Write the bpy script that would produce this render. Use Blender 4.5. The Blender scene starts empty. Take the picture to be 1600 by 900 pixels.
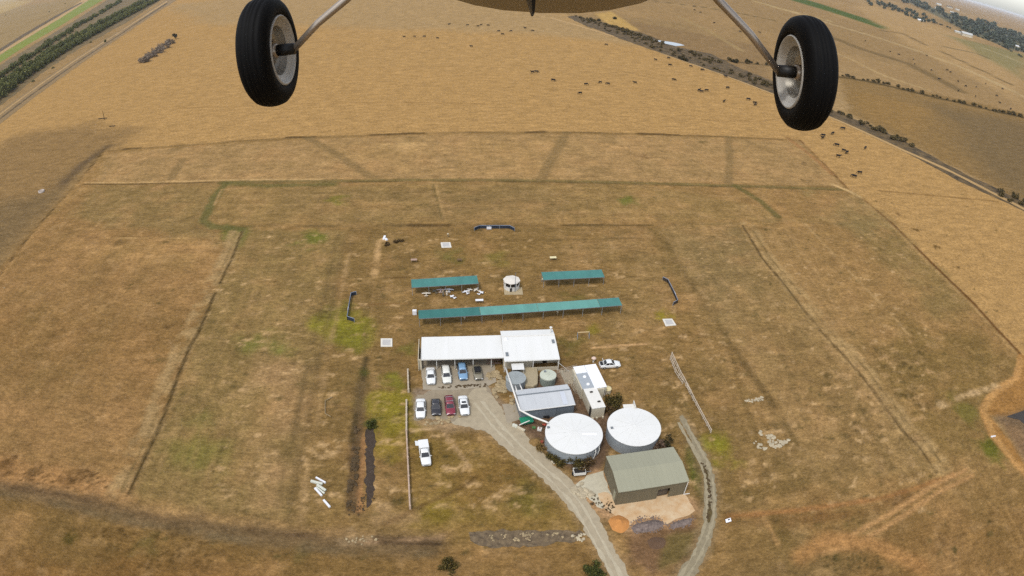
import bpy, bmesh, math, random
import numpy as np
from mathutils import Vector, Matrix, geometry

random.seed(7)
RNG = np.random.default_rng(11)
scene = bpy.context.scene
col = scene.collection

# ------------------------------------------------------------------ camera
# A wide action camera with an equidistant fisheye lens, 80 m above the paddocks.
CAM_H = 80.0
F_PX, CX, CY = 971.0, 728.0, 376.0            # lens, in pixels of the 1600 px wide photograph
PITCH, ROLL = math.radians(28.2), math.radians(-0.28)
cam_d = bpy.data.cameras.new('camera')
cam = bpy.data.objects.new('camera', cam_d)
col.objects.link(cam)
scene.camera = cam
cam_d.type = 'PANO'
cam_d.panorama_type = 'FISHEYE_LENS_POLYNOMIAL'
cam_d.sensor_fit = 'HORIZONTAL'
cam_d.sensor_width = 36.0
cam_d.fisheye_fov = math.pi
cam_d.fisheye_polynomial_k0 = 0.0
cam_d.fisheye_polynomial_k1 = -1.0 / (F_PX * 36.0 / 1600.0)
cam_d.fisheye_polynomial_k2 = 0.0
cam_d.fisheye_polynomial_k3 = 0.0
cam_d.fisheye_polynomial_k4 = 0.0
cam_d.shift_x = (800.0 - CX) / 1600.0
cam_d.shift_y = -(450.0 - CY) / 900.0
cam_d.clip_start = 0.05
cam_d.clip_end = 60000.0
_c, _s, _cp, _sp = math.cos(ROLL), math.sin(ROLL), math.cos(PITCH), math.sin(PITCH)
CAM_R = Matrix(((_c, -_s, 0.0), (_sp * _s, _sp * _c, -_cp), (_cp * _s, _cp * _c, _sp)))
cam.matrix_world = Matrix.Translation((0, 0, CAM_H)) @ CAM_R.to_4x4()

# ------------------------------------------------------------------ sky, sun, exposure
SUN_EL, SUN_ROT = math.radians(60), math.radians(-145)
world = bpy.data.worlds.new('World')
scene.world = world
world.use_nodes = True
wn = world.node_tree
wn.nodes.clear()
w_out = wn.nodes.new('ShaderNodeOutputWorld')
w_bg = wn.nodes.new('ShaderNodeBackground')
w_bg.inputs['Strength'].default_value = 0.15
w_sky = wn.nodes.new('ShaderNodeTexSky')
w_sky.sky_type = 'NISHITA'
w_sky.sun_disc = False
w_sky.sun_elevation = SUN_EL
w_sky.sun_rotation = SUN_ROT
w_sky.air_density = 1.0
w_sky.dust_density = 1.5
w_sky.altitude = 80
w_sky.ozone_density = 1.0
w_hs = wn.nodes.new('ShaderNodeHueSaturation')      # a thin overcast takes most of the blue out of the sky
w_hs.inputs['Saturation'].default_value = 0.45
wn.links.new(w_sky.outputs[0], w_hs.inputs['Color'])
wn.links.new(w_hs.outputs[0], w_bg.inputs['Color'])
wn.links.new(w_bg.outputs[0], w_out.inputs['Surface'])
sun_d = bpy.data.lights.new('sun', 'SUN')
sun_d.energy = 1.15
sun_d.angle = math.radians(10)
sun_d.color = (1.0, 0.96, 0.90)
sun = bpy.data.objects.new('sun', sun_d)
col.objects.link(sun)
_sd = Vector((math.sin(SUN_ROT) * math.cos(SUN_EL), math.cos(SUN_ROT) * math.cos(SUN_EL), math.sin(SUN_EL)))
sun.rotation_euler = _sd.to_track_quat('Z', 'Y').to_euler()
scene.view_settings.view_transform = 'Standard'
scene.view_settings.look = 'None'
scene.view_settings.gamma = 1.0
scene.view_settings.exposure = 0.84
HAZE = 0.000042
scene.cycles.volume_bounces = 1
scene.cycles.max_bounces = 5
scene.cycles.diffuse_bounces = 3
scene.cycles.transparent_max_bounces = 6
scene.cycles.use_denoising = False
scene.cycles.pixel_filter_type = 'BLACKMAN_HARRIS'
scene.cycles.filter_width = 1.5
scene.cycles.denoiser = 'OPENIMAGEDENOISE'
scene.cycles.denoising_input_passes = 'RGB_ALBEDO_NORMAL'

# ------------------------------------------------------------------ survey: where a point seen in the photograph lies in the world
def rays(P):
    P = np.asarray(P, float).reshape(-1, 2)
    u = P[:, 0] - CX
    v = -(P[:, 1] - CY)
    r = np.hypot(u, v) + 1e-9
    th = r / F_PX
    x0, y0, z = np.sin(th) * u / r, np.sin(th) * v / r, np.cos(th)
    x = _c * x0 - _s * y0
    y = _s * x0 + _c * y0
    return np.stack([x, _cp * z + _sp * y, -_sp * z + _cp * y], 1)

def G(P, h=0.0):
    d = rays(P)
    t = (h - CAM_H) / np.minimum(d[:, 2], -0.004)
    return d[:, :2] * t[:, None]

def g(x, y, h=0.0):
    p = G([(x, y)], h)[0]
    return Vector((p[0], p[1], h))

# ------------------------------------------------------------------ colour
ALB = 0.56
def lin(c):
    c = np.asarray(c, float) / 255.0
    return np.where(c <= 0.04045, c / 12.92, ((c + 0.055) / 1.055) ** 2.4)
def S(r, gg, b, k=None):
    return tuple(lin((r, gg, b)) * (ALB if k is None else k))

# ------------------------------------------------------------------ materials
def mat(name, c, rough=0.8, metal=0.0, vary=0.12, scale=1.5, stretch=(1, 1, 1), c2=None, bump=0.0, coat=0.0, detail=4.0, coords='Object', spec=0.3):
    m = bpy.data.materials.new(name)
    m.use_nodes = True
    nt = m.node_tree
    b = nt.nodes['Principled BSDF']
    b.inputs['Roughness'].default_value = rough
    b.inputs['Metallic'].default_value = metal
    b.inputs['Specular IOR Level'].default_value = spec
    if coat:
        b.inputs['Coat Weight'].default_value = coat
        b.inputs['Coat Roughness'].default_value = 0.08
    tc = nt.nodes.new('ShaderNodeTexCoord')
    mp = nt.nodes.new('ShaderNodeMapping')
    mp.inputs['Scale'].default_value = stretch
    nz = nt.nodes.new('ShaderNodeTexNoise')
    nz.inputs['Scale'].default_value = scale
    nz.inputs['Detail'].default_value = detail
    nz.inputs['Roughness'].default_value = 0.62
    rp = nt.nodes.new('ShaderNodeValToRGB')
    rp.color_ramp.elements[0].position = 0.3
    rp.color_ramp.elements[1].position = 0.7
    a = np.array(c[:3]) * (1 - vary)
    bb = np.array(c2[:3]) if c2 is not None else np.minimum(np.array(c[:3]) * (1 + vary), 0.95)
    rp.color_ramp.elements[0].color = (*a, 1)
    rp.color_ramp.elements[1].color = (*bb, 1)
    L = nt.links.new
    L(tc.outputs[coords], mp.inputs['Vector'])
    L(mp.outputs[0], nz.inputs['Vector'])
    L(nz.outputs['Fac'], rp.inputs['Fac'])
    L(rp.outputs['Color'], b.inputs['Base Color'])
    if bump:
        bp = nt.nodes.new('ShaderNodeBump')
        bp.inputs['Strength'].default_value = 0.7
        bp.inputs['Distance'].default_value = bump
        L(nz.outputs['Fac'], bp.inputs['Height'])
        L(bp.outputs[0], b.inputs['Normal'])
    return m

def leaf_mat(name, c1, c2, c3):
    m = bpy.data.materials.new(name)
    m.use_nodes = True
    nt = m.node_tree
    b = nt.nodes['Principled BSDF']
    b.inputs['Roughness'].default_value = 0.85
    b.inputs['Specular IOR Level'].default_value = 0.15
    ge = nt.nodes.new('ShaderNodeNewGeometry')
    rp = nt.nodes.new('ShaderNodeValToRGB')
    rp.color_ramp.elements[0].color = (*c1, 1)
    rp.color_ramp.elements[1].color = (*c3, 1)
    e = rp.color_ramp.elements.new(0.5)
    e.color = (*c2, 1)
    nt.links.new(ge.outputs['Random Per Island'], rp.inputs['Fac'])
    nt.links.new(rp.outputs['Color'], b.inputs['Base Color'])
    return m

# ------------------------------------------------------------------ mesh helpers
class MB:
    def __init__(self):
        self.v, self.f = [], []
    def add(self, vs, fs):
        n = len(self.v)
        self.v += [tuple(p) for p in vs]
        self.f += [tuple(i + n for i in q) for q in fs]
        return self
    def box(self, c, s, rz=0.0, M=None):
        x, y, z = s[0] / 2, s[1] / 2, s[2] / 2
        R = M if M is not None else Matrix.Rotation(rz, 3, 'Z')
        c = Vector(c)
        vs = [c + R @ Vector((sx * x, sy * y, sz * z)) for sz in (-1, 1) for sx, sy in ((-1, -1), (1, -1), (1, 1), (-1, 1))]
        return self.add(vs, [(3, 2, 1, 0), (4, 5, 6, 7), (0, 1, 5, 4), (1, 2, 6, 5), (2, 3, 7, 6), (3, 0, 4, 7)])
    def tube(self, pts, r, n=8, cap=True):
        pts = [Vector(p) for p in pts]
        rr = r if isinstance(r, (list, tuple)) else [r] * len(pts)
        up0 = None
        rings = []
        for i, p in enumerate(pts):
            d = (pts[min(i + 1, len(pts) - 1)] - pts[max(i - 1, 0)]).normalized()
            ref = Vector((0, 0, 1)) if abs(d.z) < 0.9 else Vector((1, 0, 0))
            a = d.cross(ref).normalized() if up0 is None else (up0 - d * up0.dot(d)).normalized()
            up0 = a
            b = d.cross(a)
            rings.append([p + (a * math.cos(t) + b * math.sin(t)) * rr[i] for t in (2 * math.pi * k / n for k in range(n))])
        vs = [q for ring in rings for q in ring]
        fs = []
        for i in range(len(pts) - 1):
            for k in range(n):
                fs.append((i * n + k, i * n + (k + 1) % n, (i + 1) * n + (k + 1) % n, (i + 1) * n + k))
        if cap:
            fs.append(tuple(range(n))[::-1])
            fs.append(tuple(range((len(pts) - 1) * n, len(pts) * n)))
        return self.add(vs, fs)
    def lathe(self, prof, n=48, c=(0, 0, 0), axis='Z', M=None):
        vs, fs = [], []
        for r, z in prof:
            for k in range(n):
                t = 2 * math.pi * k / n
                q = Vector((r * math.cos(t), r * math.sin(t), z))
                if axis == 'X':
                    q = Vector((q.z, q.x, q.y))
                elif axis == 'Y':
                    q = Vector((q.y, q.z, q.x))
                if M is not None:
                    q = M @ q
                vs.append(q + Vector(c))
        for i in range(len(prof) - 1):
            for k in range(n):
                fs.append((i * n + k, i * n + (k + 1) % n, (i + 1) * n + (k + 1) % n, (i + 1) * n + k))
        return self.add(vs, fs)
    def prism(self, poly, z0, z1):
        n = len(poly)
        vs = [(p[0], p[1], z0) for p in poly] + [(p[0], p[1], z1) for p in poly]
        fs = [tuple(range(n))[::-1], tuple(range(n, 2 * n))] + [(i, (i + 1) % n, n + (i + 1) % n, n + i) for i in range(n)]
        return self.add(vs, fs)
    def mesh(self, name, m=None, smooth=False, bevel=0.0, weld=False):
        me = bpy.data.meshes.new(name)
        me.from_pydata(self.v, [], self.f)
        bm = bmesh.new()
        bm.from_mesh(me)
        if weld:
            bmesh.ops.remove_doubles(bm, verts=bm.verts, dist=1e-4)
        bmesh.ops.recalc_face_normals(bm, faces=bm.faces)
        if bevel:
            bmesh.ops.bevel(bm, geom=[e for e in bm.edges if e.is_manifold and e.calc_face_angle(0) > 0.5], offset=bevel, segments=2, affect='EDGES', profile=0.6)
        for f in bm.faces:
            f.smooth = smooth
        bm.to_mesh(me)
        bm.free()
        if m:
            me.materials.append(m)
        return me

def link(name, me, parent=None):
    o = bpy.data.objects.new(name, me)
    col.objects.link(o)
    if parent is not None:
        o.parent = parent
    return o

def tag(o, label, cat, group=None):
    o['label'] = label
    o['category'] = cat
    if group:
        o['group'] = group
    return o

def thing(name, label, cat, loc=(0, 0, 0), rz=0.0, group=None):
    o = bpy.data.objects.new(name, None)
    o.empty_display_size = 0.3
    col.objects.link(o)
    o.location = loc
    o.rotation_euler = (0, 0, rz)
    return tag(o, label, cat, group)

def part(parent, name, mb, m, smooth=False, bevel=0.0, label=None, weld=False):
    o = link(name, mb.mesh(name, m, smooth, bevel, weld), parent)
    if label:
        o['label'] = label
    return o

def struct(name, me, kind='structure'):
    o = link(name, me)
    o['kind'] = kind
    return o

def copy_tree(o, parent=None):
    c = o.copy()
    col.objects.link(c)
    c.parent = parent
    for ch in list(o.children):
        copy_tree(ch, c)
    return c

# ------------------------------------------------------------------ value noise
_TAB = RNG.random((256, 256))
def vnoise(x, y, seed=0):
    x = x + seed * 17.31
    y = y + seed * 41.77
    xi, yi = np.floor(x).astype(np.int64), np.floor(y).astype(np.int64)
    fx, fy = x - xi, y - yi
    fx, fy = fx * fx * (3 - 2 * fx), fy * fy * (3 - 2 * fy)
    a = _TAB[xi & 255, yi & 255]
    b = _TAB[(xi + 1) & 255, yi & 255]
    c = _TAB[xi & 255, (yi + 1) & 255]
    d = _TAB[(xi + 1) & 255, (yi + 1) & 255]
    return (a + (b - a) * fx) * (1 - fy) + (c + (d - c) * fx) * fy
def fbm(x, y, scale, seed=0, octv=4):
    s, amp, tot = 0, 1.0, 0
    f = 1.0 / scale
    for i in range(octv):
        s = s + amp * vnoise(x * f, y * f, seed + i * 3)
        tot += amp
        amp *= 0.55
        f *= 2.03
    return s / tot * 2 - 1          # about -0.7 .. 0.7

# ------------------------------------------------------------------ the ground: one sheet, coloured by what grows on it
def axis_lines(lo, hi, step, grow, far_lo, far_hi):
    a = list(np.arange(lo, hi, step))
    p, d = a[-1], step
    while p < far_hi:
        d = d * (1 + grow)
        p += d
        a.append(p)
    p, d = lo, step
    b = []
    while p > far_lo:
        d = d * (1 + grow)
        p -= d
        b.append(p)
    return np.array(b[::-1] + a)

XS = axis_lines(-120, 150, 0.55, 0.02, -30000, 30000)
YS = axis_lines(36, 262, 0.55, 0.018, -400, 40000)
NX, NY = len(XS), len(YS)
GX, GY = np.meshgrid(XS, YS)
GX, GY = GX.ravel(), GY.ravel()
GZ = np.zeros_like(GX)
GC = np.tile(lin((168, 134, 86)), (len(GX), 1))

def blend(mask_idx, alpha, c):
    GC[mask_idx] += (lin(c) - GC[mask_idx]) * alpha[:, None]

def smooth(e0, e1, x):
    t = np.clip((x - e0) / (e1 - e0), 0, 1)
    return t * t * (3 - 2 * t)

def poly_dist(poly, X, Y):
    """signed distance to a polygon, positive inside"""
    n = len(poly)
    d2 = np.full(len(X), 1e18)
    ins = np.zeros(len(X), bool)
    for i in range(n):
        ax, ay = poly[i]
        bx, by = poly[(i + 1) % n]
        ex, ey = bx - ax, by - ay
        t = np.clip(((X - ax) * ex + (Y - ay) * ey) / (ex * ex + ey * ey + 1e-12), 0, 1)
        d2 = np.minimum(d2, (X - ax - t * ex) ** 2 + (Y - ay - t * ey) ** 2)
        cnd = (ay > Y) != (by > Y)
        with np.errstate(divide='ignore', invalid='ignore'):
            xi = (bx - ax) * (Y - ay) / (by - ay) + ax
        ins ^= cnd & (X < xi)
    return np.where(ins, 1, -1) * np.sqrt(d2)

def line_dist(pts, X, Y):
    d2 = np.full(len(X), 1e18)
    for i in range(len(pts) - 1):
        ax, ay = pts[i]
        bx, by = pts[i + 1]
        ex, ey = bx - ax, by - ay
        t = np.clip(((X - ax) * ex + (Y - ay) * ey) / (ex * ex + ey * ey + 1e-12), 0, 1)
        d2 = np.minimum(d2, (X - ax - t * ex) ** 2 + (Y - ay - t * ey) ** 2)
    return np.sqrt(d2)

def near_idx(P, m):
    x0, y0 = P.min(0) - m
    x1, y1 = P.max(0) + m
    return np.where((GX > x0) & (GX < x1) & (GY > y0) & (GY < y1))[0]

_seed = [20]
def field(px, c, soft=1.5, rag=1.0, a=1.0, scale=4.0, patch=0.0):
    """an area of ground cover; px: outline as surveyed from the photograph"""
    _seed[0] += 1
    P = G(px)
    i = near_idx(P, soft + rag * 2)
    if not len(i):
        return
    X, Y = GX[i], GY[i]
    d = poly_dist(P, X, Y) + fbm(X, Y, scale, _seed[0]) * rag
    al = smooth(-soft, soft, d) * a
    if patch:
        al = al * smooth(-patch, patch * 0.6, fbm(X, Y, scale * 1.4, _seed[0] + 50) + 0.05)
    blend(i, al, c)

def stroke(px, w, c, soft=0.4, rag=0.25, a=1.0, scale=2.5, off=0.0, dz=0.0, broken=0.0):
    """a line of wear, a furrow, a mown edge or painted edge shade; w: half width in metres"""
    _seed[0] += 1
    P = G(px)
    if off:
        T = np.gradient(P, axis=0)
        T /= np.linalg.norm(T, axis=1)[:, None] + 1e-9
        P = P + np.stack([-T[:, 1], T[:, 0]], 1) * off
    i = near_idx(P, w + soft + rag + 1)
    if not len(i):
        return
    X, Y = GX[i], GY[i]
    d = w - line_dist(P, X, Y) + fbm(X, Y, scale, _seed[0]) * rag
    al = smooth(-soft, soft, d) * a
    if broken:
        al = al * smooth(-broken, broken, fbm(X, Y, scale * 2, _seed[0] + 31) + 0.1)
    blend(i, al, c)
    if dz:
        GZ[i] += dz * smooth(-soft, soft * 2, d)

def blot(x, y, r, c, a=0.8, rag=0.6, scale=None, sq=1.0):
    """a roundish patch of r metres"""
    _seed[0] += 1
    p = g(x, y)
    i = near_idx(np.array([[p.x, p.y]]), r * 2.5)
    if not len(i):
        return
    X, Y = GX[i], GY[i]
    d = 1 - np.hypot((X - p.x) * sq, Y - p.y) / r + fbm(X, Y, scale or r * 0.7, _seed[0], 5) * rag * 1.6
    blend(i, smooth(-0.1, 0.9, d) * a, c)

# -- broad fields
X, Y = GX, GY
far_mott = fbm(X, Y, 160, 3, 4)
all_i = np.arange(len(GX))
blend(all_i, np.clip(far_mott, 0, 1) * 0.9, (142, 118, 78))
blend(all_i, np.clip(-far_mott, 0, 1) * 0.7, (188, 156, 106))
# pale farmland beyond the road at the upper left
field([(-40, 110), (0, 88), (150, -6), (-200, -12)], (166, 138, 92), 6, 5)
field([(-40, 20), (0, 22), (50, 2), (0, -4)], (190, 158, 98), 8, 5)
stroke([(-20, 62), (60, 30), (125, 4)], 5, (112, 94, 58), 4, 3, 0.6, 20, broken=0.3)
# golden paddock
GOLD = [(-60, 250), (0, 192), (100, 118), (175, 67), (262, 8), (300, -14), (600, -14), (880, 22), (960, 56), (1030, 82), (1072, 97), (1140, 121),
        (1208, 146), (1292, 181), (1335, 200), (1410, 235), (1482, 267), (1550, 302), (1610, 336), (1760, 430), (1780, 720), (1640, 600), (1597, 556),
        (1522, 475), (1465, 420), (1395, 350), (1322, 292), (1250, 219), (1000, 209), (700, 207), (480, 215), (165, 236), (60, 350), (-60, 480)]
field(GOLD, (188, 146, 86), 1.0, 0.8)
field([(262, 8), (600, -14), (880, 22), (1000, 70), (900, 60), (600, 45), (330, 40)], (178, 146, 98), 20, 15, 0.8, 30)
field([(300, 60), (700, 50), (1100, 110), (1200, 150), (700, 110), (320, 110)], (188, 147, 88), 14, 14, 0.6, 30)
# greyer grazed corner at the left
field([(-60, 260), (20, 215), (150, 190), (215, 205), (168, 240), (60, 350), (-60, 490)], (142, 112, 70), 14, 10, 0.75, 20)
field([(-60, 330), (70, 300), (160, 232), (120, 290), (60, 352), (-60, 490)], (124, 102, 68), 10, 7, 0.7, 16)
stroke([(168, 230), (130, 255), (95, 290)], 2.2, (92, 76, 58), 3, 2, 0.7, 5)
# right paddock beyond the levee
field([(1310, 120), (1600, 178), (1760, 240), (1760, 420), (1610, 322), (1480, 256), (1330, 178)], (150, 118, 70), 4, 4)
field([(1460, 165), (1600, 190), (1760, 250), (1760, 410), (1610, 320), (1540, 270)], (126, 104, 70), 22, 14, 0.8, 25)
field([(1330, 140), (1450, 170), (1430, 215), (1340, 175)], (158, 122, 68), 8, 8, 0.8, 20)
field([(960, 30), (1200, 75), (1210, 135), (1040, 80)], (148, 118, 78), 8, 6, 0.8, 30)
field([(960, 6), (1100, 8), (1220, 60), (1600, 160), (1600, 120), (1320, 30), (1240, -4), (980, -6)], (162, 130, 84), 12, 10, 0.9, 40)
field([(930, 22), (955, 18), (1000, 48), (960, 46)], (200, 160, 88), 3, 2, 0.95)
field([(1225, -3), (1262, 0), (1395, 44), (1380, 46)], (88, 104, 52), 5, 2, 1)
field([(1355, 5), (1450, 34), (1600, 110), (1600, 170), (1420, 70), (1330, 10)], (184, 148, 96), 20, 12, 0.9, 60)
field([(1480, 55), (1600, 85), (1600, 125), (1530, 85)], (140, 130, 82), 20, 12, 0.8, 60)
for q, wd, cc in (([(1200, 8), (1300, 38), (1400, 68), (1500, 104), (1610, 156)], 6, (192, 162, 112)),
                  ([(1255, 62), (1320, 88), (1380, 118), (1450, 141)], 2.5, (190, 158, 106)),
                  ([(1290, 55), (1350, 78), (1420, 100), (1500, 142)], 9, (128, 104, 66)),
                  ([(1375, 48), (1410, 52), (1445, 70)], 4, (112, 92, 60)),
                  ([(1470, 80), (1520, 104), (1580, 132)], 4, (104, 86, 54)),
                  ([(1540, 76), (1572, 88), (1600, 100)], 7, (178, 158, 112)),
                  ([(1475, 73), (1520, 82), (1545, 91)], 5, (112, 98, 66)),
                  ([(1090, 10), (1140, 18), (1210, 32)], 3, (108, 92, 56)),
                  ([(1020, 1), (1085, 10)], 2.5, (104, 88, 58)),
                  ([(1060, 26), (1110, 50), (1160, 80)], 2.5, (172, 142, 92)),
                  ([(1180, 2), (1215, 12), (1300, 34)], 4, (196, 168, 112))):
    stroke(q, wd, cc, wd * 0.6, wd * 0.4, 0.85, 25)
field([(1392, -8), (1440, 6), (1500, 27), (1560, 44), (1620, 60), (1640, 88), (1580, 78), (1510, 50), (1450, 18)], (104, 104, 82), 14, 10, 0.9, 40)
stroke([(1310, 120), (1345, 125), (1380, 132), (1420, 142), (1460, 152), (1500, 161), (1550, 173), (1620, 188)], 3.2, (84, 70, 42), 2.5, 2.5, 0.95, 10)
stroke([(1130, 94), (1170, 99), (1215, 104)], 2.2, (92, 76, 48), 2.5, 2.0, 0.9, 10)
# -- the flying field inside the fence
FIELD = [(165, 236), (480, 215), (700, 207), (1000, 209), (1250, 219), (1322, 292), (1395, 350), (1465, 420), (1522, 475), (1559, 516), (1592, 550),
         (1590, 590), (1530, 632), (1545, 680), (1600, 740), (1700, 990), (-100, 990), (-140, 700), (-60, 490), (60, 350)]
field(FIELD, (142, 112, 64), 0.8, 0.5)
# mown grass: left outer, left, centre, right, right outer
field([(60, 352), (150, 288), (345, 288), (325, 345), (380, 360), (250, 672), (205, 775), (-150, 740), (-120, 560)], (139, 108, 62), 2, 2)
field([(150, 290), (340, 290), (322, 350), (360, 385), (250, 365), (110, 340)], (132, 110, 64), 4, 4, 0.8)
field([(90, 380), (330, 375), (345, 420), (180, 420)], (158, 124, 72), 4, 5, 0.75, 9, patch=0.4)
field([(-100, 470), (300, 500), (262, 600), (-100, 560)], (128, 98, 53), 9, 8, 0.6, 14)
field([(-100, 600), (240, 630), (200, 740), (-100, 700)], (142, 110, 64), 5, 6, 0.6, 12)
field([(-60, 700), (200, 748), (190, 790), (-60, 755)], (164, 122, 72), 2.5, 3, 0.7, 6)
field([(380, 358), (545, 360), (505, 540), (455, 815), (205, 775), (250, 672), (316, 512)], (128, 106, 60), 1.5, 1.5)
field([(405, 545), (498, 540), (470, 690), (440, 800), (400, 790), (385, 640)], (154, 122, 80), 4, 4, 0.7, 7, patch=0.5)
field([(512, 545), (552, 545), (545, 720), (520, 810), (468, 810), (488, 690)], (142, 112, 68), 1.5, 1.5, 0.8, 4, patch=0.6)
field([(545, 356), (1030, 356), (1100, 470), (1170, 575), (1285, 755), (1130, 800), (900, 835), (540, 842), (455, 812), (500, 560)], (122, 98, 54), 1.5, 1.5)
field([(620, 360), (1020, 360), (1090, 480), (1060, 560), (640, 560), (590, 400)], (134, 106, 58), 7, 6, 0.6, 9, patch=0.5)
field([(860, 360), (1000, 365), (1060, 440), (1000, 560), (920, 480)], (142, 116, 70), 6, 6, 0.5, 7, patch=0.45)
field([(1030, 355), (1155, 352), (1465, 735), (1285, 755), (1170, 575), (1100, 470)], (138, 112, 66), 2, 2)
field([(1040, 370), (1150, 360), (1190, 420), (1130, 500), (1090, 460)], (120, 102, 62), 5, 5, 0.6, 8)
field([(1190, 500), (1300, 560), (1400, 720), (1290, 745)], (128, 102, 58), 6, 6, 0.6, 9)
field([(1155, 350), (1240, 345), (1420, 560), (1500, 720), (1465, 738), (1344, 584)], (144, 114, 66), 2, 2)
field([(1330, 520), (1540, 500), (1585, 585), (1535, 630), (1540, 680), (1480, 730), (1390, 630)], (118, 96, 50), 7, 6, 0.8, 9)
field([(1330, 340), (1400, 355), (1520, 480), (1460, 490), (1370, 400)], (126, 106, 60), 5, 5, 0.7, 9)
field([(1280, 340), (1330, 300), (1400, 352), (1350, 370)], (128, 110, 66), 5, 5, 0.7, 8)
# upper band between fence and runway edge
field([(150, 286), (166, 240), (480, 218), (700, 210), (1000, 212), (1250, 222), (1318, 292), (1000, 284), (680, 280), (350, 286)], (154, 124, 76), 1.2, 1.0)
field([(500, 228), (860, 215), (860, 275), (570, 272)], (160, 128, 76), 6, 6, 0.7, 14, patch=0.5)
blot(630, 226, 9, (186, 152, 96), 0.7)
field([(345, 292), (1000, 288), (1220, 330), (1215, 345), (340, 352), (325, 330)], (138, 112, 64), 2.5, 2)
field([(450, 295), (850, 292), (900, 335), (560, 345), (460, 330)], (124, 102, 60), 6, 6, 0.7, 10, patch=0.5)
# below the bottom track
field([(-140, 760), (0, 765), (200, 800), (400, 832), (540, 848), (905, 845), (960, 900), (980, 990), (-140, 990)], (120, 94, 50), 2, 2)
field([(-100, 840), (200, 860), (420, 900), (400, 990), (-100, 990)], (118, 86, 42), 6, 5, 0.7, 8)
field([(700, 850), (900, 848), (940, 895), (740, 905)], (134, 104, 58), 4, 3, 0.7, 5)
field([(1130, 812), (1500, 745), (1600, 745), (1700, 990), (1060, 990), (1110, 870)], (132, 104, 58), 2, 2)
field([(1300, 820), (1600, 790), (1650, 960), (1300, 960)], (124, 94, 50), 7, 6, 0.7, 8)
field([(1180, 810), (1260, 830), (1240, 870), (1200, 860)], (106, 88, 44), 4, 3, 0.7, 5)
field([(1150, 870), (1320, 860), (1340, 990), (1120, 990)], (112, 92, 54), 4, 4, 0.6, 5)
# lawn between road, rail fence and bottom track
field([(645, 690), (770, 690), (880, 790), (905, 830), (640, 835), (640, 780)], (120, 98, 44), 3, 3, 0.8, 6)
blot(830, 775, 5, (100, 92, 34), 0.7)
blot(690, 800, 4.5, (122, 106, 32), 0.7)
blot(760, 760, 6, (122, 92, 46), 0.6)

# -- general mottling of the grass: drier straw and greener sward, in clumps
m1 = fbm(X, Y, 9, 5, 5)
m2 = fbm(X, Y, 2.6, 9, 4)
m3 = fbm(X * 0.45, Y, 2.0, 12, 4)
inside = np.zeros(len(GX))
Pf = G(FIELD)
ii = near_idx(Pf, 5)
inside[ii] = smooth(-2, 3, poly_dist(Pf, GX[ii], GY[ii]))
blend(all_i, np.clip(m1 * 1.5, 0, 1) * 0.30 * inside, (104, 88, 48))
blend(all_i, np.clip(-m1 * 1.6 - 0.08, 0, 1) * 0.42 * inside, (164, 126, 76))
blend(all_i, np.clip(m2 * 1.7 - 0.1, 0, 1) * 0.22 * inside, (96, 78, 42))
blend(all_i, np.clip(-m2 * 1.9 - 0.22, 0, 1) * 0.28 * inside, (180, 146, 96))
m4 = fbm(X * 0.35, Y, 1.5, 33, 3)
m5 = fbm(X, Y * 0.3, 1.6, 37, 3)
wfar = smooth(95, 150, Y)
m6 = fbm(X, Y, 1.3, 43, 3)
m7 = fbm(X, Y, 5.5, 47, 4)
GC *= (1 + (0.10 * m3 + 0.16 * m4) * (0.25 + 0.75 * wfar) + 0.10 * m5 * inside + (0.15 * m6 + 0.08 * m7) * (1 - wfar))[:, None]

# -- green and yellow-green patches
for x, y, r, c, a in ((535, 508, 8.5, (124, 118, 32), 1.0), (520, 490, 5, (112, 106, 36), 0.8), (548, 530, 5, (110, 106, 30), 0.8),
                      (410, 537, 6.5, (104, 106, 42), 0.8), (315, 660, 4.5, (108, 104, 46), 0.55), (290, 712, 6.5, (112, 106, 44), 0.6), (330, 718, 6, (112, 106, 46), 0.5),
                      (485, 375, 6, (100, 104, 36), 0.9), (620, 598, 3.4, (108, 104, 30), 0.9), (612, 640, 7.0, (126, 114, 34), 1.0), (616, 672, 7.0, (128, 114, 32), 1.0), (625, 655, 5, (124, 112, 34), 0.8),
                      (607, 695, 4, (124, 106, 34), 0.8), (1125, 705, 4.2, (126, 118, 30), 1.0), (1118, 690, 3.0, (120, 116, 30), 0.9),
                      (980, 312, 4.5, (98, 104, 36), 0.8), (525, 313, 4.5, (112, 106, 38), 0.8), (1035, 492, 2.6, (136, 122, 30), 0.9), (925, 515, 2.2, (120, 108, 32), 0.8),
                      (1548, 700, 5, (92, 94, 28), 0.9), (1510, 640, 5, (104, 98, 40), 0.7), (890, 540, 4, (96, 92, 38), 0.7), (640, 545, 3, (100, 98, 36), 0.7),
                      (895, 470, 4, (94, 88, 36), 0.6), (780, 400, 5, (118, 108, 44), 0.6), (700, 400, 5, (100, 96, 40), 0.7), (470, 860, 3, (92, 84, 44), 0.6),
                      (230, 845, 4, (90, 80, 38), 0.7), (110, 843, 2.0, (78, 66, 28), 0.95), (1260, 300, 4, (128, 112, 66), 0.6)):
    blot(x, y, r, c, a)
field([(1080, 690), (1096, 720), (1100, 780), (1076, 745), (1072, 700)], (84, 90, 28), 0.8, 0.5, 0.95, 1.5)
field([(355, 352), (388, 356), (372, 388), (345, 372)], (88, 96, 38), 2, 1.5, 0.9, 3)
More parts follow.
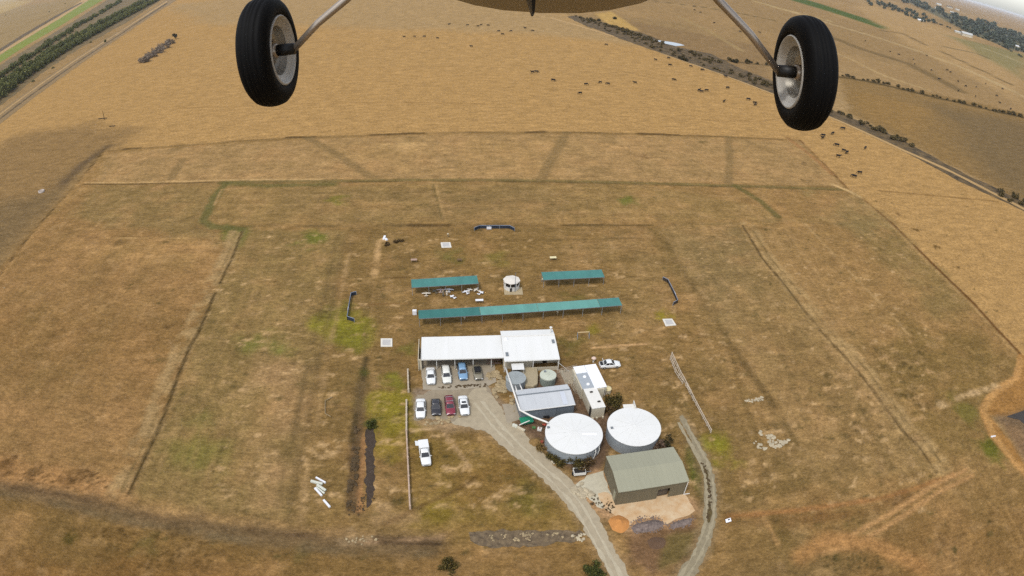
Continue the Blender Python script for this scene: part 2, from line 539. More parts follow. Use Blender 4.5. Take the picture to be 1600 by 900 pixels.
# dark pugged spots and bare scrapes
for x, y, r, c, a in ((135, 735, 2.2, (92, 68, 36), 0.9), (110, 742, 2.4, (94, 70, 38), 0.8), (55, 738, 2, (92, 70, 38), 0.8), (10, 725, 3, (92, 68, 36), 0.8),
                      (175, 860, 2, (92, 74, 36), 0.6), (262, 512, 1.5, (96, 74, 40), 0.9), (1355, 410 , 1, (110, 90, 50), 0.6), (225, 665, 1.2, (84, 66, 36), 0.7),
                      (1255, 255, 2.8, (112, 90, 54), 0.9), (1258, 282, 2.2, (104, 86, 50), 0.9), (1098, 222, 2.4, (110, 92, 54), 0.9), (1005, 245, 3, (126, 98, 60), 0.9),
                      (1405, 335, 2.2, (124, 92, 50), 0.9), (1433, 359, 1.6, (116, 88, 46), 0.9), (1463, 386, 1.6, (116, 88, 46), 0.9), (1497, 419, 1.8, (116, 88, 48), 0.9),
                      (920, 43, 7, (120, 100, 66), 0.8), (600, 375, 1.5, (186, 152, 100), 0.8), (610, 815, 4, (150, 122, 80), 0.6),
                      (1285, 800, 4, (152, 116, 66), 0.7)):
    blot(x, y, r, c, a, 0.9)
blot(548, 842, 2.5, (206, 176, 128), 1.0, 0.6)
blot(578, 843, 1.1, (214, 188, 140), 1.0, 0.8)
for k in range(60):
    blot(random.uniform(30, 170), random.uniform(738, 765), random.uniform(0.25, 0.6), (88, 66, 36), 0.9, 0.5)
for k in range(110):
    blot(random.uniform(140, 330), random.uniform(820, 890), random.uniform(0.25, 0.7), (86, 66, 32), 0.75, 0.6)
for k in range(60):
    blot(random.uniform(1280, 1380), random.uniform(850, 890), random.uniform(0.2, 0.5), (70, 62, 32), 0.8, 0.6)
for k in range(900):        # pale cut-grass wisps
    blot(random.uniform(340, 1450), random.uniform(365, 800), random.uniform(0.3, 0.8), (186, 154, 104), random.uniform(0.3, 0.85), 0.9, sq=random.uniform(0.35, 1.0))
for k in range(500):        # darker tufts
    blot(random.uniform(200, 1560), random.uniform(300, 880), random.uniform(0.3, 0.9), (88, 76, 40), random.uniform(0.4, 0.9), 0.9, sq=random.uniform(0.5, 1.0))
for k in range(150):
    blot(random.uniform(1290, 1450), random.uniform(530, 690), random.uniform(0.4, 1.1), random.choice(((84, 70, 36), (176, 142, 92))), random.uniform(0.4, 0.8), 0.9, sq=0.6)

# -- runway edges with painted ridge shade, furrows, mown lines, tracks in the grass
V4a = [(378, 362), (364, 400), (344, 442)]
V4b = [(336, 458), (312, 516), (297, 541), (278, 588), (259, 641), (247, 672), (228, 712), (202, 770)]
for q in (V4a, V4b):
    stroke(q, 2.6, (156, 130, 84), 0.8, 0.9, 0.85, 1.6, off=-1.8, broken=0.4)
    stroke(q, 0.3, (110, 92, 54), 0.4, 0.3, 0.8, 1.5, off=-1.6, broken=0.5)
    stroke(q, 0.4, (76, 62, 34), 0.4, 0.3, 1.0, 1.5)  # edge shadow of the ridged strip, painted into the ground colour
V5 = [(1160, 352), (1191, 403), (1237, 459), (1281, 516), (1344, 584), (1381, 634), (1409, 672), (1431, 693), (1464, 737)]
stroke(V5, 2.6, (166, 138, 88), 0.8, 0.9, 0.8, 1.6, off=1.8, broken=0.4)
stroke(V5, 0.35, (80, 64, 36), 0.4, 0.3, 1.0, 1.5)  # shade along the right strip's ridge edge, drawn as dark colour
stroke(V5, 0.35, (104, 86, 50), 0.4, 0.3, 0.8, 2, off=2.6, broken=0.6)
stroke([(1258, 350), (1327, 424), (1400, 500), (1422, 525)], 0.5, (168, 138, 88), 0.5, 0.3, 0.8, 3, broken=0.5)
V7 = [(541, 366), (520, 470), (497, 570), (480, 667), (463, 747), (453, 812)]
stroke(V7[:3], 0.6, (100, 84, 50), 0.7, 0.5, 0.75, 2.0, broken=1.0)
stroke(V7[2:], 0.7, (92, 76, 46), 0.7, 0.5, 0.85, 2.0, broken=1.6)
stroke(V7, 0.5, (164, 134, 88), 0.6, 0.5, 0.6, 2.5, off=1.7, broken=0.6)
stroke([(575, 480), (568, 560), (556, 650)], 0.7, (98, 82, 46), 0.8, 0.5, 0.7, 2.5, broken=0.8)
stroke([(585, 440), (577, 540), (585, 640)], 0.3, (160, 128, 78), 0.5, 0.4, 0.5, 2.5, broken=0.5)
stroke(V7, 0.5, (86, 72, 42), 0.6, 0.5, 0.6, 3, off=-2.2, broken=0.6)
stroke([(1040, 378), (1085, 450), (1112, 491), (1141, 534), (1169, 575), (1206, 631), (1244, 693), (1278, 749)], 0.8, (92, 76, 42), 0.8, 0.5, 0.85, 3, broken=0.8)
stroke([(1160, 565), (1206, 631)], 0.9, (90, 72, 38), 0.5, 0.4, 0.8, 3)
# horizontal edges
H1 = [(165, 236), (290, 226), (480, 214), (600, 210), (700, 207), (850, 206), (1000, 209), (1120, 213), (1250, 219)]
stroke(H1, 0.8, (112, 88, 50), 0.8, 0.6, 0.75, 6, broken=0.7)
for a, b in (((450, 215), (490, 214)), ((580, 211), (660, 208)), ((825, 207), (850, 206)), ((1000, 209), (1060, 211)), ((195, 233), (218, 231))):
    stroke([a, b], 1.2, (96, 74, 42), 0.8, 0.7, 0.85, 3)
H2 = [(130, 288), (200, 288), (290, 286), (350, 284), (500, 283), (680, 281), (840, 282), (1000, 286), (1140, 290), (1320, 296)]
stroke(H2[3:], 1.0, (108, 96, 54), 0.9, 0.6, 0.8, 3)
stroke(H2[3:], 0.5, (78, 68, 38), 0.5, 0.4, 0.7, 5, off=-1.2, broken=0.5)
stroke(H2[:4], 0.5, (92, 74, 42), 0.4, 0.3, 0.9, 4)
stroke(H2[:5], 0.5, (184, 152, 98), 0.4, 0.3, 0.8, 4, off=1.6)
stroke([(345, 286), (420, 290), (520, 288)], 1.6, (98, 92, 48), 1.2, 0.8, 0.8, 4)
stroke([(352, 288), (334, 310), (318, 345), (335, 354), (380, 358)], 1.6, (96, 92, 48), 0.8, 0.8, 0.85, 3)
stroke([(383, 294), (346, 296), (335, 320)], 0.4, (172, 138, 88), 0.4, 0.3, 0.7, 3)
stroke([(380, 354), (540, 353), (650, 352), (800, 351), (900, 352), (1020, 352)], 1.0, (88, 74, 42), 0.8, 0.6, 0.65, 5, broken=0.6)
stroke([(640, 352), (700, 352)], 0.8, (84, 66, 36), 0.6, 0.4, 0.9, 3)
stroke([(880, 352), (1020, 352)], 0.5, (92, 74, 40), 0.4, 0.3, 0.9, 4)
stroke([(1020, 352), (1150, 349), (1230, 344), (1320, 350), (1400, 358)], 0.9, (104, 92, 54), 1.2, 0.8, 0.55, 5, broken=0.6)
stroke([(820, 376), (1000, 372)], 0.4, (96, 80, 46), 0.5, 0.4, 0.6, 4, broken=0.6)
stroke([(1148, 290), (1185, 312), (1215, 338)], 1.3, (96, 88, 46), 0.8, 0.6, 0.85, 3)
stroke([(1215, 290), (1322, 292)], 0.5, (122, 98, 56), 0.5, 0.4, 0.7, 4)
# diagonal mown lanes in the upper band
for q, w in (([(482, 216), (520, 238), (550, 256), (582, 278)], 1.9), ([(885, 208), (868, 238), (845, 280)], 1.9), ([(1138, 214), (1140, 250), (1138, 286)], 1.6), ([(285, 250), (268, 278)], 1.8)):
    stroke(q, w, (124, 102, 62), 0.9, 0.6, 0.7, 3)
stroke([(678, 288), (685, 315), (692, 342)], 0.3, (172, 140, 88), 0.4, 0.2, 0.55, 2, off=0.5)
stroke([(678, 288), (685, 315), (692, 342)], 0.3, (98, 84, 46), 0.3, 0.2, 0.7, 2, off=-0.3)
for q, wd, cc, a_ in (([(230, 172), (420, 164), (600, 160), (900, 168)], 0.7, (150, 112, 62), 0.5), ([(300, 118), (520, 108), (760, 104), (980, 118)], 0.8, (152, 116, 66), 0.45), ([(420, 60), (700, 82), (960, 108), (1130, 150)], 0.9, (156, 120, 72), 0.4),
                      ([(1300, 175), (1180, 190), (1040, 186)], 0.6, (150, 112, 62), 0.5), ([(265, 40), (310, 28), (335, 20)], 1.2, (140, 112, 70), 0.7), ([(330, 14), (560, 16)], 1.5, (150, 122, 80), 0.5)):
    stroke(q, wd, cc, wd, 0.8, a_, 8, broken=0.5)
for yy in (304, 318, 331):
    stroke([(360, yy + 3), (700, yy - 1), (1000, yy), (1200, yy + 4)], 0.5, (162, 132, 82), 0.6, 0.5, 0.4, 5, broken=0.6)
for k in range(14):            # mown lanes down the side strips
    f = k / 13
    for (tx0, tx1, bx0, bx1, y0, y1) in ((392, 535, 225, 445, 372, 800), (1050, 1150, 1160, 1290, 372, 745), (1175, 1235, 1395, 1470, 362, 735)):
        x0, x1 = tx0 + (tx1 - tx0) * f, bx0 + (bx1 - bx0) * f
        stroke([(x0, y0), ((x0 * 2 + x1) / 3, y0 + (y1 - y0) * 0.33), (x1, y1)], 0.45, random.choice(((158, 128, 80), (100, 84, 48))), 0.6, 0.5, 0.32, 4, broken=0.8)
# fence lines grown with rank grass
A3 = [(165, 232), (125, 282), (95, 315), (62, 350), (40, 377), (10, 417), (-30, 470)]
stroke(A3, 0.9, (170, 134, 80), 0.5, 0.4, 0.7, 2, off=0.8, broken=0.5)
stroke(A3, 0.55, (82, 64, 36), 0.4, 0.4, 0.95, 2, broken=0.5)
A6 = [(1250, 219), (1290, 258), (1322, 292), (1350, 312), (1395, 350), (1432, 387), (1465, 420), (1522, 475), (1559, 516), (1597, 556)]
stroke(A6, 0.6, (118, 84, 44), 0.5, 0.4, 0.85, 3, broken=0.4)
stroke(A6[5:], 0.6, (108, 74, 36), 0.4, 0.3, 0.9, 3)
stroke(A6[2:], 0.8, (176, 142, 88), 0.6, 0.5, 0.6, 3, off=-1.4, broken=0.5)
stroke([(1300, 288), (1325, 298), (1345, 308)], 1.0, (196, 164, 108), 0.6, 0.5, 0.8, 2, broken=0.5)
stroke([(1375, 298), (1450, 305), (1560, 315)], 0.6, (140, 104, 56), 0.6, 0.4, 0.8, 4)
stroke([(1230, 215), (1270, 245), (1300, 272)], 1.2, (150, 110, 64), 1.0, 0.6, 0.8, 4)
# orange bare bank at the dam, right
field([(1590, 552), (1602, 556), (1640, 600), (1660, 660), (1600, 650), (1560, 650), (1545, 648), (1580, 690), (1610, 740), (1585, 728), (1545, 680), (1530, 640), (1545, 618), (1580, 600), (1592, 575)],
      (170, 122, 62), 0.8, 0.5)
stroke([(1596, 560), (1588, 590), (1555, 612), (1536, 640), (1552, 680), (1585, 722), (1640, 780)], 1.0, (190, 142, 80), 0.6, 0.4, 0.9, 3)
field([(1556, 650), (1600, 650), (1700, 700), (1650, 800), (1610, 735), (1580, 690)], (140, 108, 76), 1.5, 1.0, 0.8)
stroke([(1470, 633), (1500, 620), (1560, 603)], 0.9, (190, 160, 112), 0.6, 0.6, 0.8, 2, broken=0.5)
# wheel tracks, lower right
stroke([(1140, 806), (1220, 800), (1300, 790), (1380, 778), (1440, 760), (1490, 742)], 0.5, (150, 106, 58), 0.5, 0.3, 0.85, 3)
stroke([(1140, 812), (1230, 815), (1330, 798), (1400, 785), (1470, 760)], 1.3, (110, 80, 42), 1.0, 0.6, 0.7, 3, broken=0.4)
T = [(1280, 858), (1330, 845), (1400, 805), (1460, 765), (1515, 738)]
stroke(T, 0.45, (172, 132, 80), 0.4, 0.25, 0.9, 2, off=0.9)
stroke(T, 0.45, (172, 132, 80), 0.4, 0.25, 0.9, 2, off=-0.9)
stroke([(1250, 870), (1290, 845), (1360, 850), (1440, 885)], 1.6, (160, 118, 66), 1.2, 0.9, 0.8, 3)
stroke([(1195, 810), (1215, 850)], 0.4, (164, 128, 76), 0.4, 0.3, 0.8, 2)
stroke([(1570, 790), (1600, 850)], 0.3, (150, 118, 68), 0.4, 0.3, 0.7, 2)
# bottom track: wet dark earth with straw edges
BT = [(-60, 752), (0, 762), (100, 778), (200, 802), (300, 820), (400, 834), (540, 848), (680, 852)]
stroke(BT, 2.0, (104, 86, 58), 1.5, 1.0, 0.8, 3)
stroke(BT, 0.5, (80, 62, 42), 0.6, 0.5, 0.6, 3, off=0.7, broken=0.5)
stroke(BT, 0.7, (104, 90, 62), 0.6, 0.5, 0.6, 2, off=-1.6, broken=0.5)
stroke([(190, 790), (300, 806), (440, 822), (560, 834), (700, 836)], 0.8, (156, 124, 76), 0.7, 0.6, 0.65, 3, broken=0.5)
# drainage lines
stroke([(590, 840), (690, 843)], 0.5, (92, 74, 50), 0.4, 0.3, 0.9, 2, dz=-0.2)
stroke([(590, 848), (690, 850)], 0.25, (78, 62, 42), 0.3, 0.2, 0.9, 2, off=0.0)
stroke([(568, 848), (690, 838)], 0.4, (160, 130, 92), 0.5, 0.5, 0.6, 1.5, broken=0.5)
stroke([(660, 790), (715, 765), (745, 745)], 0.35, (92, 70, 36), 0.4, 0.2, 0.7, 2)
stroke([(600, 820), (660, 790)], 0.35, (104, 80, 48), 0.4, 0.2, 0.6, 2)
stroke([(692, 675), (712, 700), (733, 728)], 0.28, (170, 140, 96), 0.3, 0.2, 0.9, 1.5)
stroke([(645, 673), (690, 668), (750, 660)], 0.3, (188, 158, 112), 0.3, 0.25, 0.85, 1.5)
stroke([(925, 543), (970, 540), (1012, 537)], 0.3, (190, 152, 100), 0.3, 0.25, 0.9, 2)
stroke([(592, 378), (590, 400), (583, 440)], 0.8, (180, 146, 94), 0.5, 0.6, 0.85, 1.5, broken=0.4)
stroke([(598, 434), (640, 434)], 0.25, (96, 74, 40), 0.3, 0.2, 0.8, 2)
stroke([(575, 476), (640, 474)], 0.25, (120, 90, 50), 0.3, 0.2, 0.8, 2)
stroke([(405, 518), (450, 520), (478, 524)], 0.25, (176, 146, 92), 0.3, 0.2, 0.8, 2)
stroke([(165, 372), (340, 372)], 0.3, (186, 152, 94), 0.4, 0.3, 0.8, 3, broken=0.5)
# trodden yard round the tanks and the shed
field([(872, 575), (902, 572), (925, 640), (955, 645), (958, 690), (940, 735), (900, 742), (850, 700), (800, 668), (806, 600)], (104, 84, 64), 0.7, 0.5, 0.95, 1.5)
field([(868, 578), (902, 574), (915, 600), (880, 605)], (142, 122, 98), 0.4, 0.3, 0.8, 1)
field([(1095, 690), (1124, 760), (1118, 840), (1080, 900), (1040, 900), (1092, 830), (1095, 770), (1070, 690)], (110, 92, 58), 1.2, 0.8, 0.7, 2)
field([(645, 608), (760, 600), (800, 640), (760, 660), (645, 655)], (142, 124, 100), 1.0, 0.8, 0.9, 2)
field([(650, 648), (720, 648), (760, 668), (700, 675), (650, 665)], (150, 126, 92), 1.0, 0.8, 0.7, 1.5)
field([(1015, 815), (1090, 805), (1095, 870), (1020, 900), (985, 880), (975, 825)], (108, 82, 58), 1.2, 0.9, 0.8, 2)
field([(1040, 835), (1090, 830), (1080, 870), (1030, 890)], (104, 92, 48), 0.8, 0.6, 0.8, 2)
ROADP = [(738, 668), (700, 660), (728, 652), (738, 634), (728, 620), (742, 608), (758, 606), (788, 645), (826, 684), (876, 736), (914, 772), (944, 828), (976, 885), (1004, 960), (976, 960), (950, 893), (922, 842), (890, 795), (846, 748), (802, 712), (756, 672)]
TRACKP = [(1058, 648), (1078, 690), (1098, 745), (1097, 815), (1076, 868), (1038, 925), (1068, 935), (1103, 875), (1122, 815), (1120, 748), (1098, 695), (1066, 646)]
for PP in (ROADP, TRACKP):
    field(PP, (146, 124, 88), 1.3, 0.9, 0.75, 1.6)
field([(890, 762), (930, 735), (950, 740), (962, 786), (1075, 772), (1094, 800), (1040, 824), (985, 828), (940, 806)], (176, 140, 98), 1.2, 0.9, 0.85, 1.4)
field([(1552, 656), (1600, 638), (1690, 640), (1700, 712), (1640, 716), (1592, 668)], (110, 92, 70), 1.6, 1.0, 0.55, 2)
# drain: ribbed wet strip and dark channel, left of the rail fence
field([(552, 640), (570, 636), (572, 700), (562, 805), (540, 800), (545, 720)], (98, 78, 50), 0.5, 0.4, 0.95, 1.2)
stroke([(572, 560), (566, 600), (558, 640), (550, 690)], 0.6, (78, 66, 40), 0.5, 0.4, 0.95, 1.5)
stroke([(566, 600), (562, 640)], 1.2, (104, 86, 54), 0.8, 0.5, 0.7, 1.5)
field([(567, 680), (573, 660), (572, 720), (566, 800), (558, 800)], (158, 116, 70), 0.4, 0.4, 0.7, 1.2)
blot(581, 662, 2.0, (66, 74, 26), 0.9)
blot(569, 580, 1.6, (74, 74, 32), 0.8)
stroke([(1075, 690), (1100, 720)], 0.4, (130, 110, 76), 0.5, 0.3, 0.5, 2)

_lum = (GC @ np.array([0.3, 0.6, 0.1]))[:, None]
GC = GC + (_lum - GC) * 0.06                       # all ground colours greyed a little
GC *= (1.05 + 0.29 * inside)[:, None]
GC *= np.array([1.005, 1.012, 1.0])
GC *= 1 + inside[:, None] * np.array([0.055, 0.0, 0.0])
GC = np.clip(GC * ALB, 0.004, 0.9)

me = bpy.data.meshes.new('ground')
co = np.stack([GX, GY, GZ], 1).astype(np.float32)
ix = np.arange(NX * NY).reshape(NY, NX)
quads = np.stack([ix[:-1, :-1], ix[:-1, 1:], ix[1:, 1:], ix[1:, :-1]], -1).reshape(-1, 4).astype(np.int32)
me.vertices.add(len(co))
me.vertices.foreach_set('co', co.ravel())
me.loops.add(quads.size)
me.loops.foreach_set('vertex_index', quads.ravel())
me.polygons.add(len(quads))
me.polygons.foreach_set('loop_start', np.arange(0, quads.size, 4, dtype=np.int32))
me.polygons.foreach_set('loop_total', np.full(len(quads), 4, np.int32))
me.update()
at = me.color_attributes.new('cover', 'FLOAT_COLOR', 'POINT')
at.data.foreach_set('color', np.concatenate([GC, np.ones((len(GC), 1))], 1).astype(np.float32).ravel())

def ground_mat():
    m = bpy.data.materials.new('dry_grass')
    m.use_nodes = True
    nt = m.node_tree
    L = nt.links.new
    b = nt.nodes['Principled BSDF']
    b.inputs['Roughness'].default_value = 1.0
    b.inputs['Specular IOR Level'].default_value = 0.0
    at = nt.nodes.new('ShaderNodeVertexColor')
    at.layer_name = 'cover'
    tc = nt.nodes.new('ShaderNodeTexCoord')
    def noise(scale, det, rough, lo, hi, sx=1.0, p0=0.3, p1=0.7, dist=0.0):
        mp = nt.nodes.new('ShaderNodeMapping')
        mp.inputs['Scale'].default_value = (sx, 1, 1)
        nz = nt.nodes.new('ShaderNodeTexNoise')
        nz.inputs['Scale'].default_value = scale
        nz.inputs['Detail'].default_value = det
        nz.inputs['Roughness'].default_value = rough
        nz.inputs['Distortion'].default_value = dist
        mr = nt.nodes.new('ShaderNodeMapRange')
        mr.inputs['From Min'].default_value = p0
        mr.inputs['From Max'].default_value = p1
        mr.inputs['To Min'].default_value = lo
        mr.inputs['To Max'].default_value = hi
        L(tc.outputs['Object'], mp.inputs['Vector'])
        L(mp.outputs[0], nz.inputs['Vector'])
        L(nz.outputs['Fac'], mr.inputs['Value'])
        return mr.outputs[0], nz.outputs['Fac']
    a1, f1 = noise(1.2, 6, 0.74, 0.60, 1.40, 0.6)
    a2, f2 = noise(0.33, 4, 0.6, 0.84, 1.16, 0.5)
    a3, f3 = noise(3.0, 4, 0.7, 0.72, 1.28, 0.7)
    x1 = nt.nodes.new('ShaderNodeMath'); x1.operation = 'MULTIPLY'
    x2 = nt.nodes.new('ShaderNodeMath'); x2.operation = 'MULTIPLY'
    L(a1, x1.inputs[0]); L(a2, x1.inputs[1])
    L(x1.outputs[0], x2.inputs[0]); L(a3, x2.inputs[1])
    vm = nt.nodes.new('ShaderNodeVectorMath'); vm.operation = 'SCALE'
    L(at.outputs['Color'], vm.inputs[0]); L(x2.outputs[0], vm.inputs['Scale'])
    L(vm.outputs[0], b.inputs['Base Color'])
    bp = nt.nodes.new('ShaderNodeBump')
    bp.inputs['Strength'].default_value = 0.6
    bp.inputs['Distance'].default_value = 0.25
    L(f1, bp.inputs['Height'])
    L(bp.outputs[0], b.inputs['Normal'])
    return m
me.materials.append(ground_mat())
struct('ground', me)
# ------------------------------------------------------------------ sheets lying on the ground: road, track, pads, aprons, water
def sheet(name, px, m, z, rag=0.25, step=0.8, kind='structure', top=0.0, world=None):
    P = G(px) if world is None else np.array(world, float)
    out = []
    n = len(P)
    for i in range(n):
        a, b = P[i], P[(i + 1) % n]
        k = max(1, int(np.linalg.norm(b - a) / step))
        for j in range(k):
            out.append(a + (b - a) * j / k)
    Q = np.array(out)
    T = np.roll(Q, -1, 0) - np.roll(Q, 1, 0)
    T /= np.linalg.norm(T, axis=1)[:, None] + 1e-9
    N = np.stack([T[:, 1], -T[:, 0]], 1)
    off = (fbm(Q[:, 0], Q[:, 1], 1.6 * max(1.0, step / 0.8), len(name) + n, 4) + 0.8 * fbm(Q[:, 0], Q[:, 1], 0.55 * max(1.0, step / 0.5), len(name) + n + 9, 3)) * rag * 1.3
    Q = Q + N * off[:, None]
    vs = [Vector((p[0], p[1], z)) for p in Q]
    tri = geometry.tessellate_polygon([vs])
    mb = MB().add(vs, [tuple(t) for t in tri])
    return struct(name, mb.mesh(name, m), kind)

def ribbon(px_l, px_r, n=60, world=False):
    def rs(P):
        s = np.r_[0, np.cumsum(np.linalg.norm(np.diff(P, axis=0), axis=1))]
        t = np.linspace(0, s[-1], n)
        return np.stack([np.interp(t, s, P[:, 0]), np.interp(t, s, P[:, 1])], 1)
    return np.concatenate([rs(G(px_l)), rs(G(px_r))[::-1]])

M_road = mat('gravel_road', S(192, 176, 146), 0.95, vary=0.13, scale=0.9, detail=8)
M_track = mat('track_gravel', S(160, 146, 116), 0.95, vary=0.18, scale=1.3, detail=8)
M_trut = mat('track_rut', S(178, 164, 132), 0.95, vary=0.15, scale=1.3, detail=8)
M_turf = mat('track_turf', S(104, 88, 52), 1.0, vary=0.25, scale=1.6, detail=6)
M_conc = mat('concrete', S(184, 170, 146), 0.9, vary=0.10, scale=0.8, detail=7)
M_pale = mat('crushed_rock', S(216, 206, 178), 0.95, vary=0.10, scale=1.2, detail=8)
M_sand = mat('sand', S(230, 184, 130), 0.95, vary=0.10, scale=0.7, detail=8, c2=S(240, 214, 174))
M_osand = mat('orange_sand', S(218, 150, 82), 0.95, vary=0.12, scale=1.0, detail=6)
M_mud = mat('dark_mud', S(84, 72, 62), 0.95, vary=0.25, scale=1.2, detail=8, spec=0.05)
M_ditch = mat('ditch_soil', S(98, 82, 64), 0.95, vary=0.25, scale=1.4, detail=8, c2=S(150, 128, 96))
M_water = mat('dam_water', S(74, 68, 62), 0.8, vary=0.2, scale=0.3, spec=0.25)
M_pond = mat('pond_water', S(120, 126, 132), 0.05, vary=0.05, scale=0.2, spec=0.8)

sheet('gravel_road', [(738, 668), (700, 660), (728, 652), (738, 634), (728, 620), (742, 608), (758, 606), (772, 622), (788, 645), (806, 664), (826, 684), (852, 712), (876, 736), (896, 752), (914, 772), (928, 798), (944, 828), (960, 858), (976, 885), (992, 920), (1004, 960),
      (976, 960), (962, 915), (950, 893), (936, 866), (922, 842), (908, 818), (890, 795), (868, 770), (846, 748), (824, 728), (802, 712), (780, 694), (756, 672)], M_road, 0.02, 0.28, 0.25)
sheet('track', [(1061, 650), (1067, 665), (1080, 690), (1093, 714), (1100.5, 745), (1102, 780), (1099.5, 815), (1091, 845), (1079, 868), (1063, 892), (1041, 925), (1064, 935), (1085, 905), (1099, 875), (1111, 848), (1118, 815), (1121, 780), (1117, 748), (1108, 722), (1094, 695), (1079, 668), (1066, 649)], M_track, 0.02, 0.3, 0.22)
sheet('track_verge', [(1098, 722), (1107, 742), (1111, 775), (1109, 815), (1106, 818), (1106, 775), (1103, 745), (1096, 724)], M_turf, 0.03, 0.35, 0.5)
M_yard = mat('gravel_yard', S(170, 154, 128), 0.95, vary=0.16, scale=0.9, detail=9)
sheet('gravel_yard', [(650, 616), (690, 608), (760, 602), (782, 640), (790, 660), (760, 676), (720, 664), (690, 655), (648, 656)], M_yard, 0.014, 0.6, 0.4)
M_rut = mat('worn_gravel', S(206, 192, 162), 0.95, vary=0.10, scale=1.2, detail=8)
RD = [(748, 628), (780, 668), (830, 718), (870, 752), (902, 786), (930, 836), (952, 876), (972, 915)]
for o_ in (-7, 5):
    sheet('wheel_rut', px=None, world=ribbon([(x + o_ + 2.5, y - o_ * 0.2) for x, y in RD], [(x + o_ - 2.5, y - o_ * 0.2) for x, y in RD], 60), m=M_rut, z=0.034, rag=0.22, step=0.6)
sheet('concrete_apron', [(661, 609), (656, 560), (770, 552), (776, 597), (758, 605), (700, 610)], M_conc, 0.024, 0.12)
sheet('yard_path', [(785, 632), (807, 630), (813, 655), (793, 662)], M_conc, 0.028, 0.1)
sheet('courtyard', [(873, 579), (901, 577), (914, 596), (884, 601)], M_conc, 0.028, 0.05)
sheet('white_apron', [(900, 757), (912, 748), (930, 737), (943, 735), (952, 762), (962, 794), (940, 796), (920, 782)], M_pale, 0.022, 0.4)
sheet('sand_apron', [(936, 772), (950, 768), (963, 786), (1066, 769), (1076, 778), (1086, 798), (1078, 806), (1056, 812), (1040, 818), (1028, 806), (1000, 812), (985, 822), (960, 806), (944, 794)], M_sand, 0.026, 0.4)
sheet('drain_channel', [(572, 672), (583, 668), (586, 690), (584, 740), (586, 765), (580, 788), (572, 798), (570, 768), (571, 720)], M_mud, 0.02, 0.35, 0.5)
sheet('drain_bed', [(734, 832), (760, 828), (830, 827), (905, 828), (913, 836), (905, 846), (850, 852), (780, 855), (742, 850)], M_ditch, 0.02, 0.45, 0.6)
sheet('dam_water', [(1572, 651), (1586, 646), (1600, 641), (1680, 640), (1700, 690), (1640, 700), (1606, 668), (1594, 658)], M_water, 0.02, 0.3)
sheet('pond', [(1020, 62), (1036, 64), (1052, 66), (1070, 71), (1056, 72), (1038, 68)], M_pond, 0.06, 2.0, 6)
# the levee and drain across the top right, the green strip and dirt road at the top left
M_levee = mat('levee_scrub', S(70, 57, 34), 1.0, vary=0.4, scale=0.2, detail=12, c2=S(134, 108, 66))
M_levtop = mat('levee_track', S(196, 158, 100), 1.0, vary=0.08, scale=0.08, detail=6)
M_green = mat('irrigated_grass', S(134, 142, 36), 1.0, vary=0.12, scale=0.02, detail=8)
M_dirt = mat('dirt_road', S(154, 124, 78), 1.0, vary=0.12, scale=0.05, detail=8)
M_hedgefl = mat('verge', S(128, 106, 64), 1.0, vary=0.25, scale=0.04, detail=8)
sheet('levee', [(885, 26), (900, 24), (960, 40), (1010, 54), (1060, 74), (1110, 84), (1160, 108), (1210, 128), (1300, 172), (1400, 214), (1500, 268), (1620, 326), (1620, 340), (1500, 284), (1400, 231), (1300, 185), (1210, 148), (1140, 121), (1072, 97), (1030, 82), (960, 57), (910, 38)], M_levee, 0.05, 1.2, 4)
sheet('levee_track', world=ribbon([(1030, 83), (1072, 98), (1140, 122), (1210, 149), (1292, 182), (1335, 201), (1410, 236), (1482, 268), (1550, 303), (1640, 350)],
                                  [(1030, 82), (1072, 96.6), (1140, 120.4), (1210, 147), (1292, 179.8), (1335, 198.4), (1410, 233), (1482, 264.8), (1550, 299.4), (1640, 346)], 80), px=None, m=M_levtop, z=0.09, rag=0.3, step=3)
sheet('levee_track', [(860, 27), (900, 38), (960, 56.5), (960, 58.5), (900, 40.5), (860, 29)], M_levtop, 0.09, 0.5, 6)
sheet('green_strip', [(-20, 112), (0, 98), (40, 72), (90, 43), (130, 18), (168, -4), (196, -14), (170, -14), (144, -3), (95, 28), (50, 55), (0, 86), (-20, 98)], M_green, 0.05, 1.0, 6)
sheet('farm_track', [(-20, 98), (0, 85.5), (50, 55), (95, 28), (144, -3), (150, -10), (142, -10), (92, 26), (48, 52), (0, 82), (-20, 94)], M_levtop, 0.06, 0.8, 6)
sheet('channel', [(-20, 92), (0, 81), (48, 51), (92, 25), (130, 4), (126, 4), (86, 25), (44, 49), (0, 76), (-20, 86)], M_levee, 0.07, 1.2, 6)
sheet('verge', [(-20, 182), (0, 166), (60, 118), (130, 72), (200, 34), (262, -6), (180, -8), (120, 30), (60, 66), (0, 102), (-20, 118)], M_hedgefl, 0.045, 2.5, 6)
sheet('dirt_road', world=ribbon([(-30, 218), (0, 194), (60, 148), (120, 104), (185, 60), (270, 4), (290, -10)], [(-30, 196), (0, 174), (60, 130), (120, 90), (185, 49), (250, 6), (274, -10)], 70), px=None, m=M_dirt, z=0.06, rag=1.0, step=5)
for dx in (6, 13):
    sheet('wheel_rut', world=ribbon([(-30, 218 - dx), (0, 193 - dx), (60, 147 - dx * .9), (120, 104 - dx * .8), (185, 60 - dx * .6), (262, 8 - dx * .4)], [(-30, 216 - dx), (0, 191 - dx), (60, 145 - dx * .9), (120, 102.3 - dx * .8), (185, 58.8 - dx * .6), (260, 7 - dx * .4)], 70), px=None,
          m=M_levee if dx == 6 else M_levtop, z=0.09 , rag=0.6, step=5)

